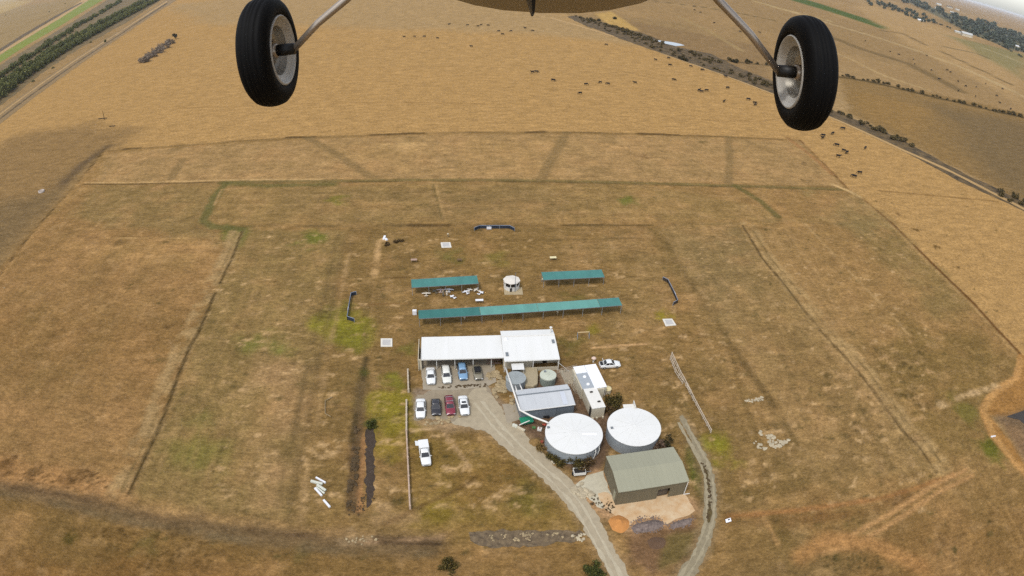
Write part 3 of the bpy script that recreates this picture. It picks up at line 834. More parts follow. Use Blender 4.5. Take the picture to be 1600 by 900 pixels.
TC = [(1066, 660), (1082, 690), (1098, 718), (1108, 748), (1111, 782), (1108, 815), (1100, 842), (1088, 868), (1072, 895), (1050, 930)]
for o_ in (-5.5, 5.5):
    sheet('wheel_rut', px=None, world=ribbon([(x + o_ + 2.2, y) for x, y in TC], [(x + o_ - 2.2, y) for x, y in TC], 60), m=M_trut, z=0.034, rag=0.22, step=0.5)
# loose stone and rubble, bark and sand heaps
def rock_mesh(r):
    bm = bmesh.new()
    bmesh.ops.create_icosphere(bm, subdivisions=1, radius=1)
    vs = [Vector(v.co) * random.uniform(0.75, 1.2) for v in bm.verts]
    fs = [tuple(v.index for v in f.verts) for f in bm.faces]
    bm.free()
    return vs, fs
def rubble(name, px, n, r0, r1, m, flat=0.5, clump=None, label=None):
    P = G(px)
    lo, hi = P.min(0), P.max(0)
    mb = MB()
    pts = RNG.uniform(lo, hi, (n * 12, 2))
    d = poly_dist(P, pts[:, 0], pts[:, 1])
    ok = d > 0
    if clump:
        ok &= fbm(pts[:, 0], pts[:, 1], clump, 77, 3) > 0.05
    for x, y in pts[ok][:n]:
        r = random.uniform(r0, r1)
        R = Matrix.Rotation(random.uniform(0, 6.3), 3, 'Z')
        vs, fs = rock_mesh(r)
        mb.add([Vector((x, y, r * flat * 0.5)) + R @ Vector((v.x * r * 1.3, v.y * r, v.z * r * flat)) for v in vs], fs)
    return struct(name, mb.mesh(name, m), 'stuff')
M_stone = mat('cream_stone', S(186, 164, 124), 0.95, vary=0.3, scale=0.6, detail=6)
M_wstone = mat('white_stone', S(204, 188, 156), 0.95, vary=0.25, scale=0.8, detail=6)
M_bark = mat('bark_mulch', S(120, 104, 98), 1.0, vary=0.3, scale=2.5, detail=8, c2=S(160, 142, 130))
M_dstone = mat('dark_clods', S(92, 74, 48), 1.0, vary=0.3, scale=1.0)
rubble('garden_rubble', [(760, 586), (776, 578), (790, 596), (800, 622), (806, 640), (796, 652), (775, 622)], 150, 0.14, 0.5, M_stone, 0.55, 2.2)
rubble('edging_stones', [(684, 604), (760, 600), (762, 604), (684, 607)], 60, 0.1, 0.24, M_dstone)
rubble('rubble', [(892, 764), (908, 752), (920, 752), (926, 774), (912, 778), (898, 772)], 90, 0.14, 0.42, M_wstone, 0.5, 1.4)
rubble('dark_clods', [(912, 770), (945, 776), (962, 790), (958, 808), (930, 795), (918, 782)], 46, 0.07, 0.2, M_dstone, 0.6, 1.2)
rubble('broken_concrete', [(1176, 690), (1190, 672), (1215, 682), (1236, 684), (1224, 698), (1188, 704)], 85, 0.12, 0.42, M_wstone, 0.3, 1.8)
rubble('broken_concrete', [(1162, 624), (1192, 620), (1193, 625), (1166, 630)], 22, 0.12, 0.35, M_wstone, 0.3)
rubble('drain_stones', [(738, 836), (830, 831), (905, 834), (905, 842), (742, 846)], 90, 0.06, 0.2, M_stone, 0.5, 1.8)
rubble('drain_clods', [(543, 760), (552, 700), (556, 660), (562, 660), (560, 720), (556, 804), (542, 802)], 190, 0.1, 0.3, M_dstone, 0.7, 1.5)
rubble('drain_stones', [(540, 790), (580, 768), (588, 790), (566, 806), (542, 806)], 40, 0.06, 0.2, M_dstone, 0.6, 1.2)
rubble('scattered_stones', [(892, 838), (914, 832), (914, 846), (893, 846)], 14, 0.12, 0.3, M_wstone, 0.5)
rubble('scattered_stones', [(540, 835), (590, 838), (588, 852), (540, 850)], 16, 0.08, 0.25, M_stone, 0.4)
rubble('yard_stones', [(655, 650), (720, 650), (700, 662), (660, 664)], 26, 0.15, 0.45, M_stone, 0.3)
rubble('yard_stones', [(983, 818), (1000, 806), (1030, 806), (1042, 820), (1030, 832), (990, 834)], 200, 0.05, 0.15, M_bark, 0.6)
rubble('yard_stones', [(1042, 818), (1082, 806), (1088, 812), (1076, 824), (1046, 828)], 110, 0.05, 0.15, M_bark, 0.6)
rubble('track_clods', [(1096, 724), (1103, 745), (1106, 775), (1104, 815), (1110, 815), (1112, 775), (1109, 742), (1102, 722)], 70, 0.08, 0.22, M_dstone, 0.4)

def heap(name, label, cat, px, rx, ry, h, m, rz=0.0, seed=1):
    p = g(*px)
    mb = MB()
    nr, na = 14, 40
    vs = [(0, 0, h)]
    for i in range(1, nr + 1):
        t = i / nr
        for k in range(na):
            a = 2 * math.pi * k / na
            e = 1 + 0.22 * float(fbm(np.array([math.cos(a) * 2 + seed]), np.array([math.sin(a) * 2.0]), 1.3, seed)[0])
            z = h * (1 - t) ** 1.0 * (1 + 0.25 * float(fbm(np.array([math.cos(a) * t * rx]), np.array([math.sin(a) * t * ry]), 0.8, seed)[0])) * min(1, (1 - t) * 3 + 0.2) if t < 1 else -0.02
            vs.append((math.cos(a) * t * rx * e, math.sin(a) * t * ry * e, z))
    fs = [(0, 1 + k, 1 + (k + 1) % na) for k in range(na)]
    for i in range(nr - 1):
        for k in range(na):
            fs.append((1 + i * na + k, 1 + (i + 1) * na + k, 1 + (i + 1) * na + (k + 1) % na, 1 + i * na + (k + 1) % na))
    mb.add(vs, fs)
    o = link(name, mb.mesh(name, m, True))
    o.location = p
    o.rotation_euler.z = rz
    return tag(o, label, cat)
heap('sand_pile', 'orange sand pile dumped at the corner of the shed apron', 'sand pile', (968, 818), 1.7, 1.8, 1.0, M_osand)
heap('mulch_pile', 'long grey brown mulch pile along the edge of the sand apron', 'mulch pile', (1012, 822), 2.9, 1.1, 0.7, M_bark, 0.1, 4)
heap('mulch_pile', 'low grey mulch pile at the right end of the sand apron', 'mulch pile', (1064, 818), 2.2, 0.7, 0.4, M_bark, 0.25, 6)
heap('soil_mound', 'low red brown soil mound on the grass below the sand apron', 'mound', (1026, 848), 1.5, 1.2, 0.35, mat('red_soil', S(112, 86, 64), 1.0, vary=0.15), 0.0, 8)
heap('grass_mound', 'straw coloured mound beside the road below the left big tank', 'mound', (838, 691), 1.3, 1.2, 0.8, mat('straw_mound', S(150, 118, 70), 1.0, vary=0.25, scale=3), 0.0, 9)

# ------------------------------------------------------------------ buildings
M_white = mat('white_roof_steel', S(236, 235, 228, 0.71), 0.5, vary=0.06, scale=0.6, stretch=(1, 0.12, 1), detail=8, c2=S(238, 237, 232, 0.70))
M_tankw = mat('white_tank_roof', S(236, 235, 228, 0.71), 0.55, vary=0.06, scale=0.35, detail=10, c2=S(238, 237, 232, 0.69))
M_bright = mat('bright_white_sheet', S(250, 250, 250, 0.72), 0.4, vary=0.02)
M_cream = mat('cream_wall', S(226, 214, 186, 0.6), 0.7, vary=0.06, scale=0.8)
M_trim = mat('white_trim', S(240, 236, 226, 0.66), 0.5, vary=0.04)
M_grey = mat('zincalume_roof', S(212, 214, 214, 0.62), 0.4, vary=0.05, scale=0.5, stretch=(1, 0.2, 1))
M_greyw = mat('grey_steel_wall', S(128, 136, 142), 0.5, vary=0.12, scale=1.0, stretch=(3, 3, 0.2))
M_skyl = mat('translucent_panel', S(216, 220, 226, 0.62), 0.35, vary=0.03)
M_olive = mat('pale_olive_roof', S(178, 175, 148), 0.5, vary=0.05, scale=0.4, stretch=(1, 0.2, 1))
M_olivew = mat('olive_wall', S(126, 116, 92), 0.6, vary=0.07, scale=0.8, stretch=(3, 3, 0.3))
M_dark = mat('dark_opening', S(52, 46, 40), 0.8, vary=0.2)
M_glass = mat('window_glass', S(40, 42, 46), 0.1, vary=0.1, spec=0.6)
M_vent = mat('grey_vent', S(140, 146, 150), 0.5, vary=0.1)
M_galv = mat('galvanised_steel', S(168, 174, 176), 0.45, metal=0.08, vary=0.1, scale=1.2, stretch=(1, 1, 4))
M_wood = mat('weathered_timber', S(170, 148, 112), 0.9, vary=0.15, scale=2)
M_brown = mat('brown_panel', S(116, 88, 74), 0.8, vary=0.1)
M_fawn = mat('fawn_panel', S(150, 122, 104), 0.8, vary=0.08)
M_green_sh = mat('green_shade_cloth', S(80, 140, 132, 0.6), 0.8, vary=0.12, scale=0.5, detail=8, stretch=(1, 0.4, 1))
M_green_dk = mat('dark_green_shade_cloth', S(66, 128, 120, 0.56), 0.8, vary=0.12, scale=0.5, detail=8, stretch=(1, 0.4, 1))
M_green_lt = mat('pale_green_shade_cloth', S(108, 166, 154, 0.6), 0.8, vary=0.12, scale=0.5, detail=8, stretch=(1, 0.4, 1))

def frame2(o, xd):
    """local frame: origin o, x axis along xd (2D), y axis left of it"""
    xd = Vector((xd[0], xd[1])).normalized()
    return Vector((o[0], o[1])), xd, Vector((-xd.y, xd.x)), math.atan2(xd.y, xd.x)

def skillion(mb, L, W, z0, z1, th=0.12, x0=0.0, y0=0.0):
    """roof sheet: x 0..L, y 0..W, height z0 at y=0 to z1 at y=W"""
    vs = [(x0, y0, z0), (x0 + L, y0, z0), (x0 + L, y0 + W, z1), (x0, y0 + W, z1)]
    vs += [(a, b, c + th) for a, b, c in vs]
    return mb.add(vs, [(3, 2, 1, 0), (4, 5, 6, 7), (0, 1, 5, 4), (1, 2, 6, 5), (2, 3, 7, 6), (3, 0, 4, 7)])

def ribs(mb, L, W, z0, z1, pitch, th=0.13, w=0.06, x0=0.0, y0=0.0):
    n = int(L / pitch)
    for i in range(1, n):
        x = x0 + i * pitch
        vs = [(x - w / 2, y0, z0 + th - .02), (x + w / 2, y0, z0 + th - .02), (x + w / 2, y0 + W, z1 + th - .02), (x - w / 2, y0 + W, z1 + th - .02)]
        vs += [(a, b, c + 0.032) for a, b, c in vs]
        mb.add(vs, [(3, 2, 1, 0), (4, 5, 6, 7), (0, 1, 5, 4), (1, 2, 6, 5), (2, 3, 7, 6), (3, 0, 4, 7)])
    return mb

# --- clubhouse with open carport
p0 = g(661, 563, 2.8); p1 = g(784, 556, 2.8); p2 = g(870, 561, 2.8)
o2, xd, yd, rz = frame2(g(657.5, 579, 0), Vector((26.4, -0.2)) + Vector((0, 1.1)))
o2 = o2 - xd * 0.4
club = thing('clubhouse', 'long white roofed clubhouse with an open carport and cream walls', 'building', (o2.x, o2.y, 0), rz)
LC, LH, WC = 16.2, 11.0, 7.0     # carport length, house length, depth
rf = MB(); skillion(rf, LC, WC, 2.75, 3.0, 0.10, 0.6, 0.0)
ribs(rf, LC, WC, 2.75, 3.0, 2.7, 0.10, 0.05, 0.6, 0)
croof = part(club, 'carport_roof', rf, M_white)
part(croof, 'fascia', MB().box((0.6 + LC / 2, -0.05, 2.78), (LC, 0.06, 0.22)).box((0.57, WC / 2, 2.92), (0.06, WC + 0.1, 0.24)), M_trim)
hx = 0.6 + LC
rf = MB()
ry = 7.2
skillion(rf, LH, ry, 2.8, 3.35, 0.12, hx, -1.2)
skillion(rf, LH, 2.4, 3.35, 3.0, 0.12, hx, -1.2 + ry)
ribs(rf, LH, ry, 2.8, 3.35, 2.7, 0.12, 0.05, hx, -1.2)
hroof = part(club, 'house_roof', rf, M_white)
part(hroof, 'ridge_flashing', MB().box((hx + LH / 2, ry - 1.2, 3.5), (LH, 0.3, 0.05)), M_trim)
part(hroof, 'gutter', MB().box((hx + LH / 2, -1.28, 2.82), (LH, 0.12, 0.14)), M_trim)
for vx, vy in ((hx + 0.7, 0.6), (hx + LH - 0.6, 3.9)):
    part(hroof, 'roof_vent', MB().box((vx, vy, 3.12 + vy * 0.075), (0.55, 1.1, 0.14)), M_vent, bevel=0.03)
part(hroof, 'skylight', MB().lathe([(0, 0.5), (0.3, 0.42), (0.42, 0.2), (0.45, 0.0), (0.45, -0.3)], 16, (hx + 0.9, 5.2, 3.3)), M_bright, True)
fl = MB().tube([(hx + LH - 0.7, 6.9, 3.0), (hx + LH - 0.7, 6.9, 4.6)], 0.13, 10).lathe([(0.3, 0), (0.3, 0.18), (0, 0.3)], 12, (hx + LH - 0.7, 6.9, 4.6))
part(club, 'chimney', fl, M_trim)
w = MB()
w.box((hx + 2.9, -0.1, 1.4), (5.6, 0.12, 2.8)); w.box((hx + 0.05, 3.4, 1.4), (0.12, 6.9, 2.8))
w.box((hx + LH - 0.05, 3.6, 1.5), (0.12, 6.9, 3.0)); w.box((hx + LH / 2, 7.0, 1.5), (LH, 0.12, 3.0))
w.box((hx + 8.4, 1.3, 1.4), (5.2, 0.12, 2.8))
part(club, 'wall', w, M_cream)
part(club, 'window', MB().box((hx + 6.9, 1.22, 1.9), (1.2, 0.06, 0.8)), M_glass)
part(club, 'window', MB().box((hx + 9.8, 1.22, 2.0), (0.8, 0.06, 0.6)), M_glass)
part(club, 'door', MB().box((hx + 8.5, 1.22, 1.05), (0.9, 0.06, 2.1)), M_dark)
for x, y in ((hx + 5.75, -1.1), (hx + 10.85, -1.1), (hx + 0.1, -1.1)):
    part(club, 'post', MB().box((x, y, 1.4), (0.14, 0.14, 2.8)), M_trim)
part(club, 'verandah_screen', MB().box((hx + 8.3, -1.1, 0.45), (4.9, 0.06, 0.9)), M_cream)
part(club, 'side_wall', MB().box((0.0, 3.4, 1.35), (0.12, 7.0, 2.7)).box((0.32, 0.25, 1.35), (0.62, 0.12, 2.7)), M_cream)
part(club, 'back_wall', MB().box((hx / 2 + 0.3, 6.9, 1.4), (hx - 0.7, 0.12, 2.8)), M_fawn)
for x in (3.6, 7.2, 10.8, 14.4):
    part(club, 'post', MB().box((x, 0.3, 1.36), (0.12, 0.12, 2.72)), M_trim)
part(club, 'brown_panel', MB().box((12.4, 3.8, 1.1), (1.9, 0.1, 2.2)), M_brown)
part(club, 'fawn_panel', MB().box((15.0, 2.6, 0.65), (2.8, 0.1, 1.3)).box((15.0, 1.2, 0.5), (2.9, 0.3, 0.12)), M_fawn)

# lean-to beside the clubhouse and the concrete ramp below it
def wpt(x, y):
    q = o2 + xd * x + yd * y
    return q
q = wpt(hx + 2.6, -2.4)
lt = thing('lean_to', 'small white flat roofed lean-to against the clubhouse wall', 'shelter', (q.x, q.y, 0), rz)
part(lt, 'roof', MB().box((0, 0.3, 2.1), (2.4, 1.9, 0.08)), M_white)
for sx in (-1, 1):
    part(lt, 'post', MB().box((sx * 1.1, -0.55, 1.03), (0.08, 0.08, 2.06)), M_trim)
part(lt, 'side_panel', MB().box((0, 1.1, 1.0), (2.3, 0.06, 2.0)), M_dark)
q = g(828, 592)
ramp = link('concrete_pile', MB().prism([(-1.5, -2.6), (-0.8, -3.1), (0.3, -3.2), (1.2, -2.4), (1.6, 0), (1.7, 2.6), (-1.7, 2.6), (-1.6, 0)], 0, 0.9).mesh('concrete_pile', mat('dusty_concrete', S(196, 180, 146), 0.95, vary=0.12, scale=2.2, detail=7), False, 0.25))
ramp.location = (q.x, q.y, 0)
ramp.rotation_euler.z = rz
tag(ramp, 'dusty raised platform between the two small tanks under the clubhouse wall', 'platform')

# --- round water tanks
def tank(name, label, px, r, h, mroof, mwall, hatch=None, cone=0.35, grp=None, zrim=0.12):
    p = g(px[0], px[1], h)
    t = thing(name, label, 'water tank', (p.x, p.y, 0), 0, grp)
    w = MB()
    nb = 12
    prof = []
    for i in range(nb * 4 + 1):
        z = h * i / (nb * 4)
        prof.append((r + 0.02 * math.sin(i * math.pi / 2), z))
    w.lathe(prof, 72)
    part(t, 'wall', w, mwall, True)
    rr = MB().lathe([(r + 0.08, h - zrim), (r + 0.10, h - zrim), (r + 0.10, h), (r * 0.7, h + cone * 0.3), (r * 0.35, h + cone * 0.65), (0.01, h + cone)], 72)
    # raised sheet seams
    for k in range(12):
        a = 2 * math.pi * k / 12
        R = Matrix.Rotation(a, 3, 'Z') @ Matrix.Rotation(math.atan2(cone, r), 3, 'Y')
        rr.box((math.cos(a) * r * 0.52, math.sin(a) * r * 0.52, h + cone * 0.48 + 0.015), (r * 0.94, 0.04, 0.012), M=R)
    part(t, 'roof', rr, mroof)
    if hatch:
        part(t, 'hatch', MB().box((hatch[0], hatch[1], h + cone * (1 - math.hypot(*hatch) / r) + 0.1), (0.45, 0.45, 0.16)), M_vent, bevel=0.04)
    return t
c1, r1 = (897, 677), 4.95
t1 = tank('water_tank', 'left one of the two big round white roofed water tanks', (897, 676.5), 4.9, 2.7, M_tankw, M_galv, (-4.3, 1.5), 0.3, 'big water tanks')
t2 = tank('water_tank', 'right one of the two big round white roofed water tanks, behind the olive shed', (991, 666), 4.75, 2.7, M_tankw, M_galv, (-4.1, -0.2), 0.3, 'big water tanks')
part(t1, 'sun_panel', MB().box((2.6, -0.6, 2.7 + 0.165), (2.6, 0.55, 0.03), M=Matrix.Rotation(0.06, 3, 'Y')), M_bright)
part(t1, 'outlet_pipe', MB().tube([(3.2, -3.6, 2.6), (3.35, -3.85, 1.6), (3.1, -3.9, 0.1)], 0.09).tube([(4.0, -2.85, 2.5), (4.15, -2.95, 1.2), (4.0, -2.9, 0.1)], 0.09), M_trim)
p2b = part(t2, 'access_platform', MB().box((0.1, 5.1, 2.55), (2.0, 1.5, 0.1)), M_trim)
part(p2b, 'side_rail', MB().box((1.15, 5.2, 2.9), (0.1, 1.8, 0.7)), M_trim)
for lx in (-0.7, 1.0):
    part(p2b, 'leg', MB().box((lx, 5.8, 1.25), (0.1, 0.1, 2.5)), M_trim)
tank('small_water_tank', 'small grey flat topped tank under the white pipe beside the clubhouse', (806, 590), 1.85, 2.2, mat('grey_tank_top', S(176, 182, 180), 0.6, vary=0.08, scale=1.0), M_galv, None, 0.1, 'small water tanks', 0.05)
tank('small_water_tank', 'small pale green topped tank beside the courtyard fence', (856.5, 585.5), 1.5, 2.0, mat('pale_green_tank_top', S(212, 216, 196, 0.62), 0.6, vary=0.06, scale=1.0), mat('grey_green_tank', S(148, 158, 146), 0.6, vary=0.08), (-0.5, 0.9), 0.12, 'small water tanks', 0.3)

# --- grey shed between the tanks
a = g(814, 661, 0); b0 = g(814, 642.5, 2.6); b1 = g(899, 632, 2.6); b2 = g(805, 611, 2.6)
o3, xd3, yd3, rz3 = frame2(b0, (b1 - b0).xy)
sh = thing('steel_shed', 'grey corrugated steel shed with a pale gable roof left of the toilet block', 'shed', (o3.x, o3.y, 0), rz3)
L3, W3 = (b1 - b0).xy.length, 5.6
w = MB()
for args in (((L3 / 2, 0.15, 1.28), (L3 - 0.3, 0.1, 2.56)), ((L3 / 2, W3 - 0.15, 1.28), (L3 - 0.3, 0.1, 2.56)), ((0.15, W3 / 2, 1.28), (0.1, W3 - 0.3, 2.56)), ((L3 - 0.15, W3 / 2, 1.28), (0.1, W3 - 0.3, 2.56))):
    w.box(*args)
for x in (0.15, L3 - 0.15):
    w.add([(x - .05, .2, 2.55), (x - .05, W3 - .2, 2.55), (x - .05, W3 * 0.64, 3.05), (x + .05, .2, 2.55), (x + .05, W3 - .2, 2.55), (x + .05, W3 * 0.64, 3.05)], [(0, 1, 2), (5, 4, 3), (0, 3, 4, 1), (1, 4, 5, 2), (2, 5, 3, 0)])
part(sh, 'wall', w, M_greyw)
rf = MB(); yr = W3 * 0.64
skillion(rf, L3, yr, 2.6, 3.1, 0.08, 0, 0); skillion(rf, L3, W3 - yr, 3.1, 2.6, 0.08, 0, yr)
ribs(rf, L3, yr, 2.6, 3.1, 0.75, 0.08, 0.04); ribs(rf, L3, W3 - yr, 3.1, 2.6, 0.75, 0.08, 0.04, 0, yr)
shr = part(sh, 'roof', rf, M_grey)
part(shr, 'skylight_panel', MB().add([(L3 - 2.2, .25, 2.6 + .035 + .1), (L3 - 1.3, .25, 2.6 + .035 + .1), (L3 - 1.3, yr - .3, 3.1 - .04 + .1), (L3 - 2.2, yr - .3, 3.1 - .04 + .1), (L3 - 2.2, .25, 2.6 + .035 + .15), (L3 - 1.3, .25, 2.6 + .035 + .15), (L3 - 1.3, yr - .3, 3.1 - .04 + .15), (L3 - 2.2, yr - .3, 3.1 - .04 + .15)],
     [(3, 2, 1, 0), (4, 5, 6, 7), (0, 1, 5, 4), (1, 2, 6, 5), (2, 3, 7, 6), (3, 0, 4, 7)]), M_skyl)
part(shr, 'ridge_cap', MB().box((L3 / 2, yr, 3.2), (L3, 0.3, 0.04)), M_vent)
part(shr, 'gutter', MB().box((L3 / 2, -0.06, 2.62), (L3, 0.12, 0.12)), M_trim)
part(sh, 'downpipe', MB().tube([(L3 * 0.64, 0.04, 2.6), (L3 * 0.64, 0.04, 0.1)], 0.06), M_vent)

# white overhead pipe from the clubhouse across the grey shed to the big tank
pp = [g(790, 575, 2.7), g(800, 604, 2.9), g(812.5, 641, 3.0), g(832, 651, 3.1), g(853, 659, 3.1), g(857, 661, 3.0)]
opipe = tag(link('roof_water_pipe', MB().tube(pp, 0.17, 10).mesh('roof_water_pipe', M_trim, True)), 'white overhead pipe running from the clubhouse past the grey shed to the big tank', 'pipe')
pj = MB().tube([g(805, 603, 2.75), g(808, 612, 2.75)], 0.11, 8).tube([g(812, 600, 2.6), g(816, 609.5, 2.8)], 0.11, 8)
tag(link('inlet_pipe', pj.mesh('inlet_pipe', M_trim, True)), 'pair of short white pipes between small grey tank and grey shed', 'pipe')

# --- olive farm shed
o4, xd4, yd4, rz4 = frame2(g(961.5, 789, 0), (g(1067, 772, 0) - g(961.5, 789, 0)).xy)
L4, W4, H4 = 11.8, 7.55, 3.5
fs_ = thing('farm_shed', 'big olive green gable roofed shed on the sand apron', 'shed', (o4.x, o4.y, 0), rz4)
w = MB()
dx0, dx1, dh = 6.9, 9.0, 2.4
w.box((dx0 / 2, 0, H4 / 2), (dx0, 0.1, H4)).box(((dx1 + L4) / 2, 0, H4 / 2), (L4 - dx1, 0.1, H4)).box(((dx0 + dx1) / 2, 0, (H4 + dh) / 2), (dx1 - dx0, 0.1, H4 - dh))
w.box((L4 / 2, W4, H4 / 2), (L4, 0.1, H4))
for x in (0.0, L4):
    w.box((x, W4 / 2, H4 / 2), (0.1, W4 - 0.1, H4))
    w.add([(x - .05, 0, H4), (x - .05, W4, H4), (x - .05, W4 / 2, H4 + .55), (x + .05, 0, H4), (x + .05, W4, H4), (x + .05, W4 / 2, H4 + .55)], [(0, 1, 2), (5, 4, 3), (0, 3, 4, 1), (1, 4, 5, 2), (2, 5, 3, 0)])
part(fs_, 'wall', w, M_olivew)
rf = MB(); e = 0.12
skillion(rf, L4 + 2 * e, W4 / 2 + e, H4, H4 + 0.6, 0.08, -e, -e); skillion(rf, L4 + 2 * e, W4 / 2 + e, H4 + 0.6, H4, 0.08, -e, W4 / 2)
ribs(rf, L4 + 2 * e, W4 / 2 + e, H4, H4 + 0.6, 0.8, 0.08, 0.05, -e, -e); ribs(rf, L4 + 2 * e, W4 / 2 + e, H4 + 0.6, H4, 0.8, 0.08, 0.05, -e, W4 / 2)
fr = part(fs_, 'roof', rf, M_olive)
part(fr, 'gutter', MB().box((L4 / 2, -e - 0.06, H4 + 0.02), (L4 + 0.3, 0.12, 0.12)), M_olive)
part(fr, 'barge_board', MB().box((L4 + e + .03, W4 * .25 - .06, H4 + .33), (0.06, W4 / 2 + .25, 0.16), M=Matrix.Rotation(math.atan2(0.6, W4 / 2 + e), 3, 'X')), M_olive)
part(fs_, 'door', MB().box(((dx0 + dx1) / 2, 0.55, dh / 2), (dx1 - dx0, 0.06, dh)), mat('grey_brown_door', S(104, 92, 78), 0.7, vary=0.08))
part(fs_, 'downpipe', MB().tube([(L4 + 0.05, -0.16, H4), (L4 + 0.05, -0.14, 0.1)], 0.07).tube([(L4 + 0.05, -0.16, 0.12), (L4 + 1.1, -0.2, 0.1)], 0.07), M_trim)
part(fs_, 'side_door', MB().box((-0.07, 1.2, 1.05), (0.05, 0.9, 2.1)), M_olive)

# --- toilet block: a flat white annexe with a portable cabin joined to it
o5, xd5, yd5, rz5 = frame2(g(926, 637, 2.5), (g(945, 632, 2.5) - g(926, 637, 2.5)).xy)
rz5 = rz4 + 0.06
tb = thing('toilet_block', 'white flat roofed toilet block with a grey pergola between two cabins', 'building', (g(926, 639, 2.5).x, g(926, 639, 2.5).y, 0), rz5)
part(tb, 'cabin', MB().box((1.2, 2.7, 1.25), (2.5, 5.4, 2.5)), M_cream, bevel=0.03)
cr = part(tb, 'cabin_roof', MB().box((1.2, 2.7, 2.56), (2.6, 5.5, 0.1)), M_trim)
for x, y in ((1.7, 1.5), (1.1, 4.3)):
    part(cr, 'roof_vent', MB().box((x, y, 2.68), (0.55, 0.32, 0.14)), M_dark)
part(tb, 'door', MB().box((-0.08, 0.75, 1.15), (0.06, 0.9, 2.1)), M_dark)
part(tb, 'annexe_wall', MB().box((1.9, 8.6, 1.25), (4.6, 6.0, 2.5)).box((3.3, 5.3, 1.25), (1.4, 0.8, 2.5)), M_cream)
part(tb, 'annexe_roof', MB().box((3.3, 8.6, 2.62), (2.4, 6.9, 0.12)).box((1.0, 11.0, 2.62), (2.3, 2.1, 0.12)), M_bright)
part(tb, 'pergola_roof', MB().box((0.95, 7.7, 2.58), (2.3, 4.5, 0.08)), mat('pergola_mesh', S(188, 194, 198), 0.6, vary=0.06, scale=2))
for y in (6.6, 8.8):
    part(tb, 'skylight', MB().lathe([(0.0, 0.2), (0.25, 0.15), (0.35, 0.0), (0.35, -0.06)], 14, (1.2, y, 2.66)), M_bright, True)
part(tb, 'downpipe', MB().tube([(4.35, 5.25, 2.5), (4.35, 5.25, 0.2)], 0.06), M_trim)
part(tb, 'downpipe', MB().tube([(-0.5, 9.6, 2.5), (-0.5, 9.6, 0.1)], 0.06), M_trim)
for x in (0.2, 1.0, 2.2):
    part(tb, 'footing', MB().box((x, -0.25, 0.2), (0.28, 0.35, 0.4)), M_cream)
q = g(949.5, 607, 1.0)
um = thing('cream_tank', 'small round cream topped tank beside the toilet block', 'tank', (q.x, q.y, 0))
part(um, 'body', MB().lathe([(0.7, 0), (0.72, 0.5), (0.7, 1.0)], 28), M_cream, True)
part(um, 'lid', MB().lathe([(0.78, 0.96), (0.78, 1.06), (0.5, 1.16), (0.01, 1.2)], 28), mat('cream_lid', S(240, 222, 170, 0.62), 0.7, vary=0.05), True)
# courtyard fence
def rail_fence(name, label, px, h=1.1, post_every=2.0, m=None, rails=(0.45, 1.0), rw=0.09, group=None, cat='fence'):
    P = [g(*p) for p in px]
    t = thing(name, label, cat, P[0], 0, group)
    P = [p - P[0] for p in P]
    rl = MB()
    for z in rails:
        rl.tube([p + Vector((0, 0, z)) for p in P], rw / 2, 6)
    part(t, 'rail', rl, m)
    s = [0]
    for i in range(len(P) - 1):
        s.append(s[-1] + (P[i + 1] - P[i]).length)
    k = max(1, round(s[-1] / post_every))
    pm = None
    for j in range(k + 1):
        d = s[-1] * j / k
        for i in range(len(P) - 1):
            if d <= s[i + 1] + 1e-6:
                q = P[i].lerp(P[i + 1], (d - s[i]) / max(1e-6, s[i + 1] - s[i]))
                break
        if pm is None:
            pm = MB().box((0, 0, h / 2), (rw * 1.2, rw * 1.2, h)).mesh('post', m)
        po = link('post', pm, t)
        po.location = q
    return t
rail_fence('courtyard_fence', 'cream pipe fence round the courtyard between small tank and toilet block', [(870, 585), (900, 577), (902, 590)], 1.2, 1.6, M_cream, (0.3, 0.75, 1.15), 0.06)
rail_fence('courtyard_fence', 'cream fence dividing the courtyard beside the small pale green tank', [(877, 585), (882, 598), (905, 594)], 1.2, 1.6, M_cream, (0.3, 0.75, 1.15), 0.06)
rail_fence('courtyard_fence', 'cream fence between grey shed and the toilet block', [(892, 604), (899, 616), (913, 616)], 1.2, 1.4, M_cream, (0.3, 0.75, 1.15), 0.06)
rail_fence('courtyard_fence', 'low cream fence from the shed corner up to the toilet block door', [(886, 602), (905, 598)], 1.1, 1.4, M_cream, (0.3, 0.75, 1.05), 0.06)
tag(link('stay_pole', MB().tube([g(872, 566, 2.6), g(889, 580, 0.1)], 0.05).mesh('stay_pole', M_trim)), 'thin pale stay from the clubhouse corner to the courtyard fence', 'pole')

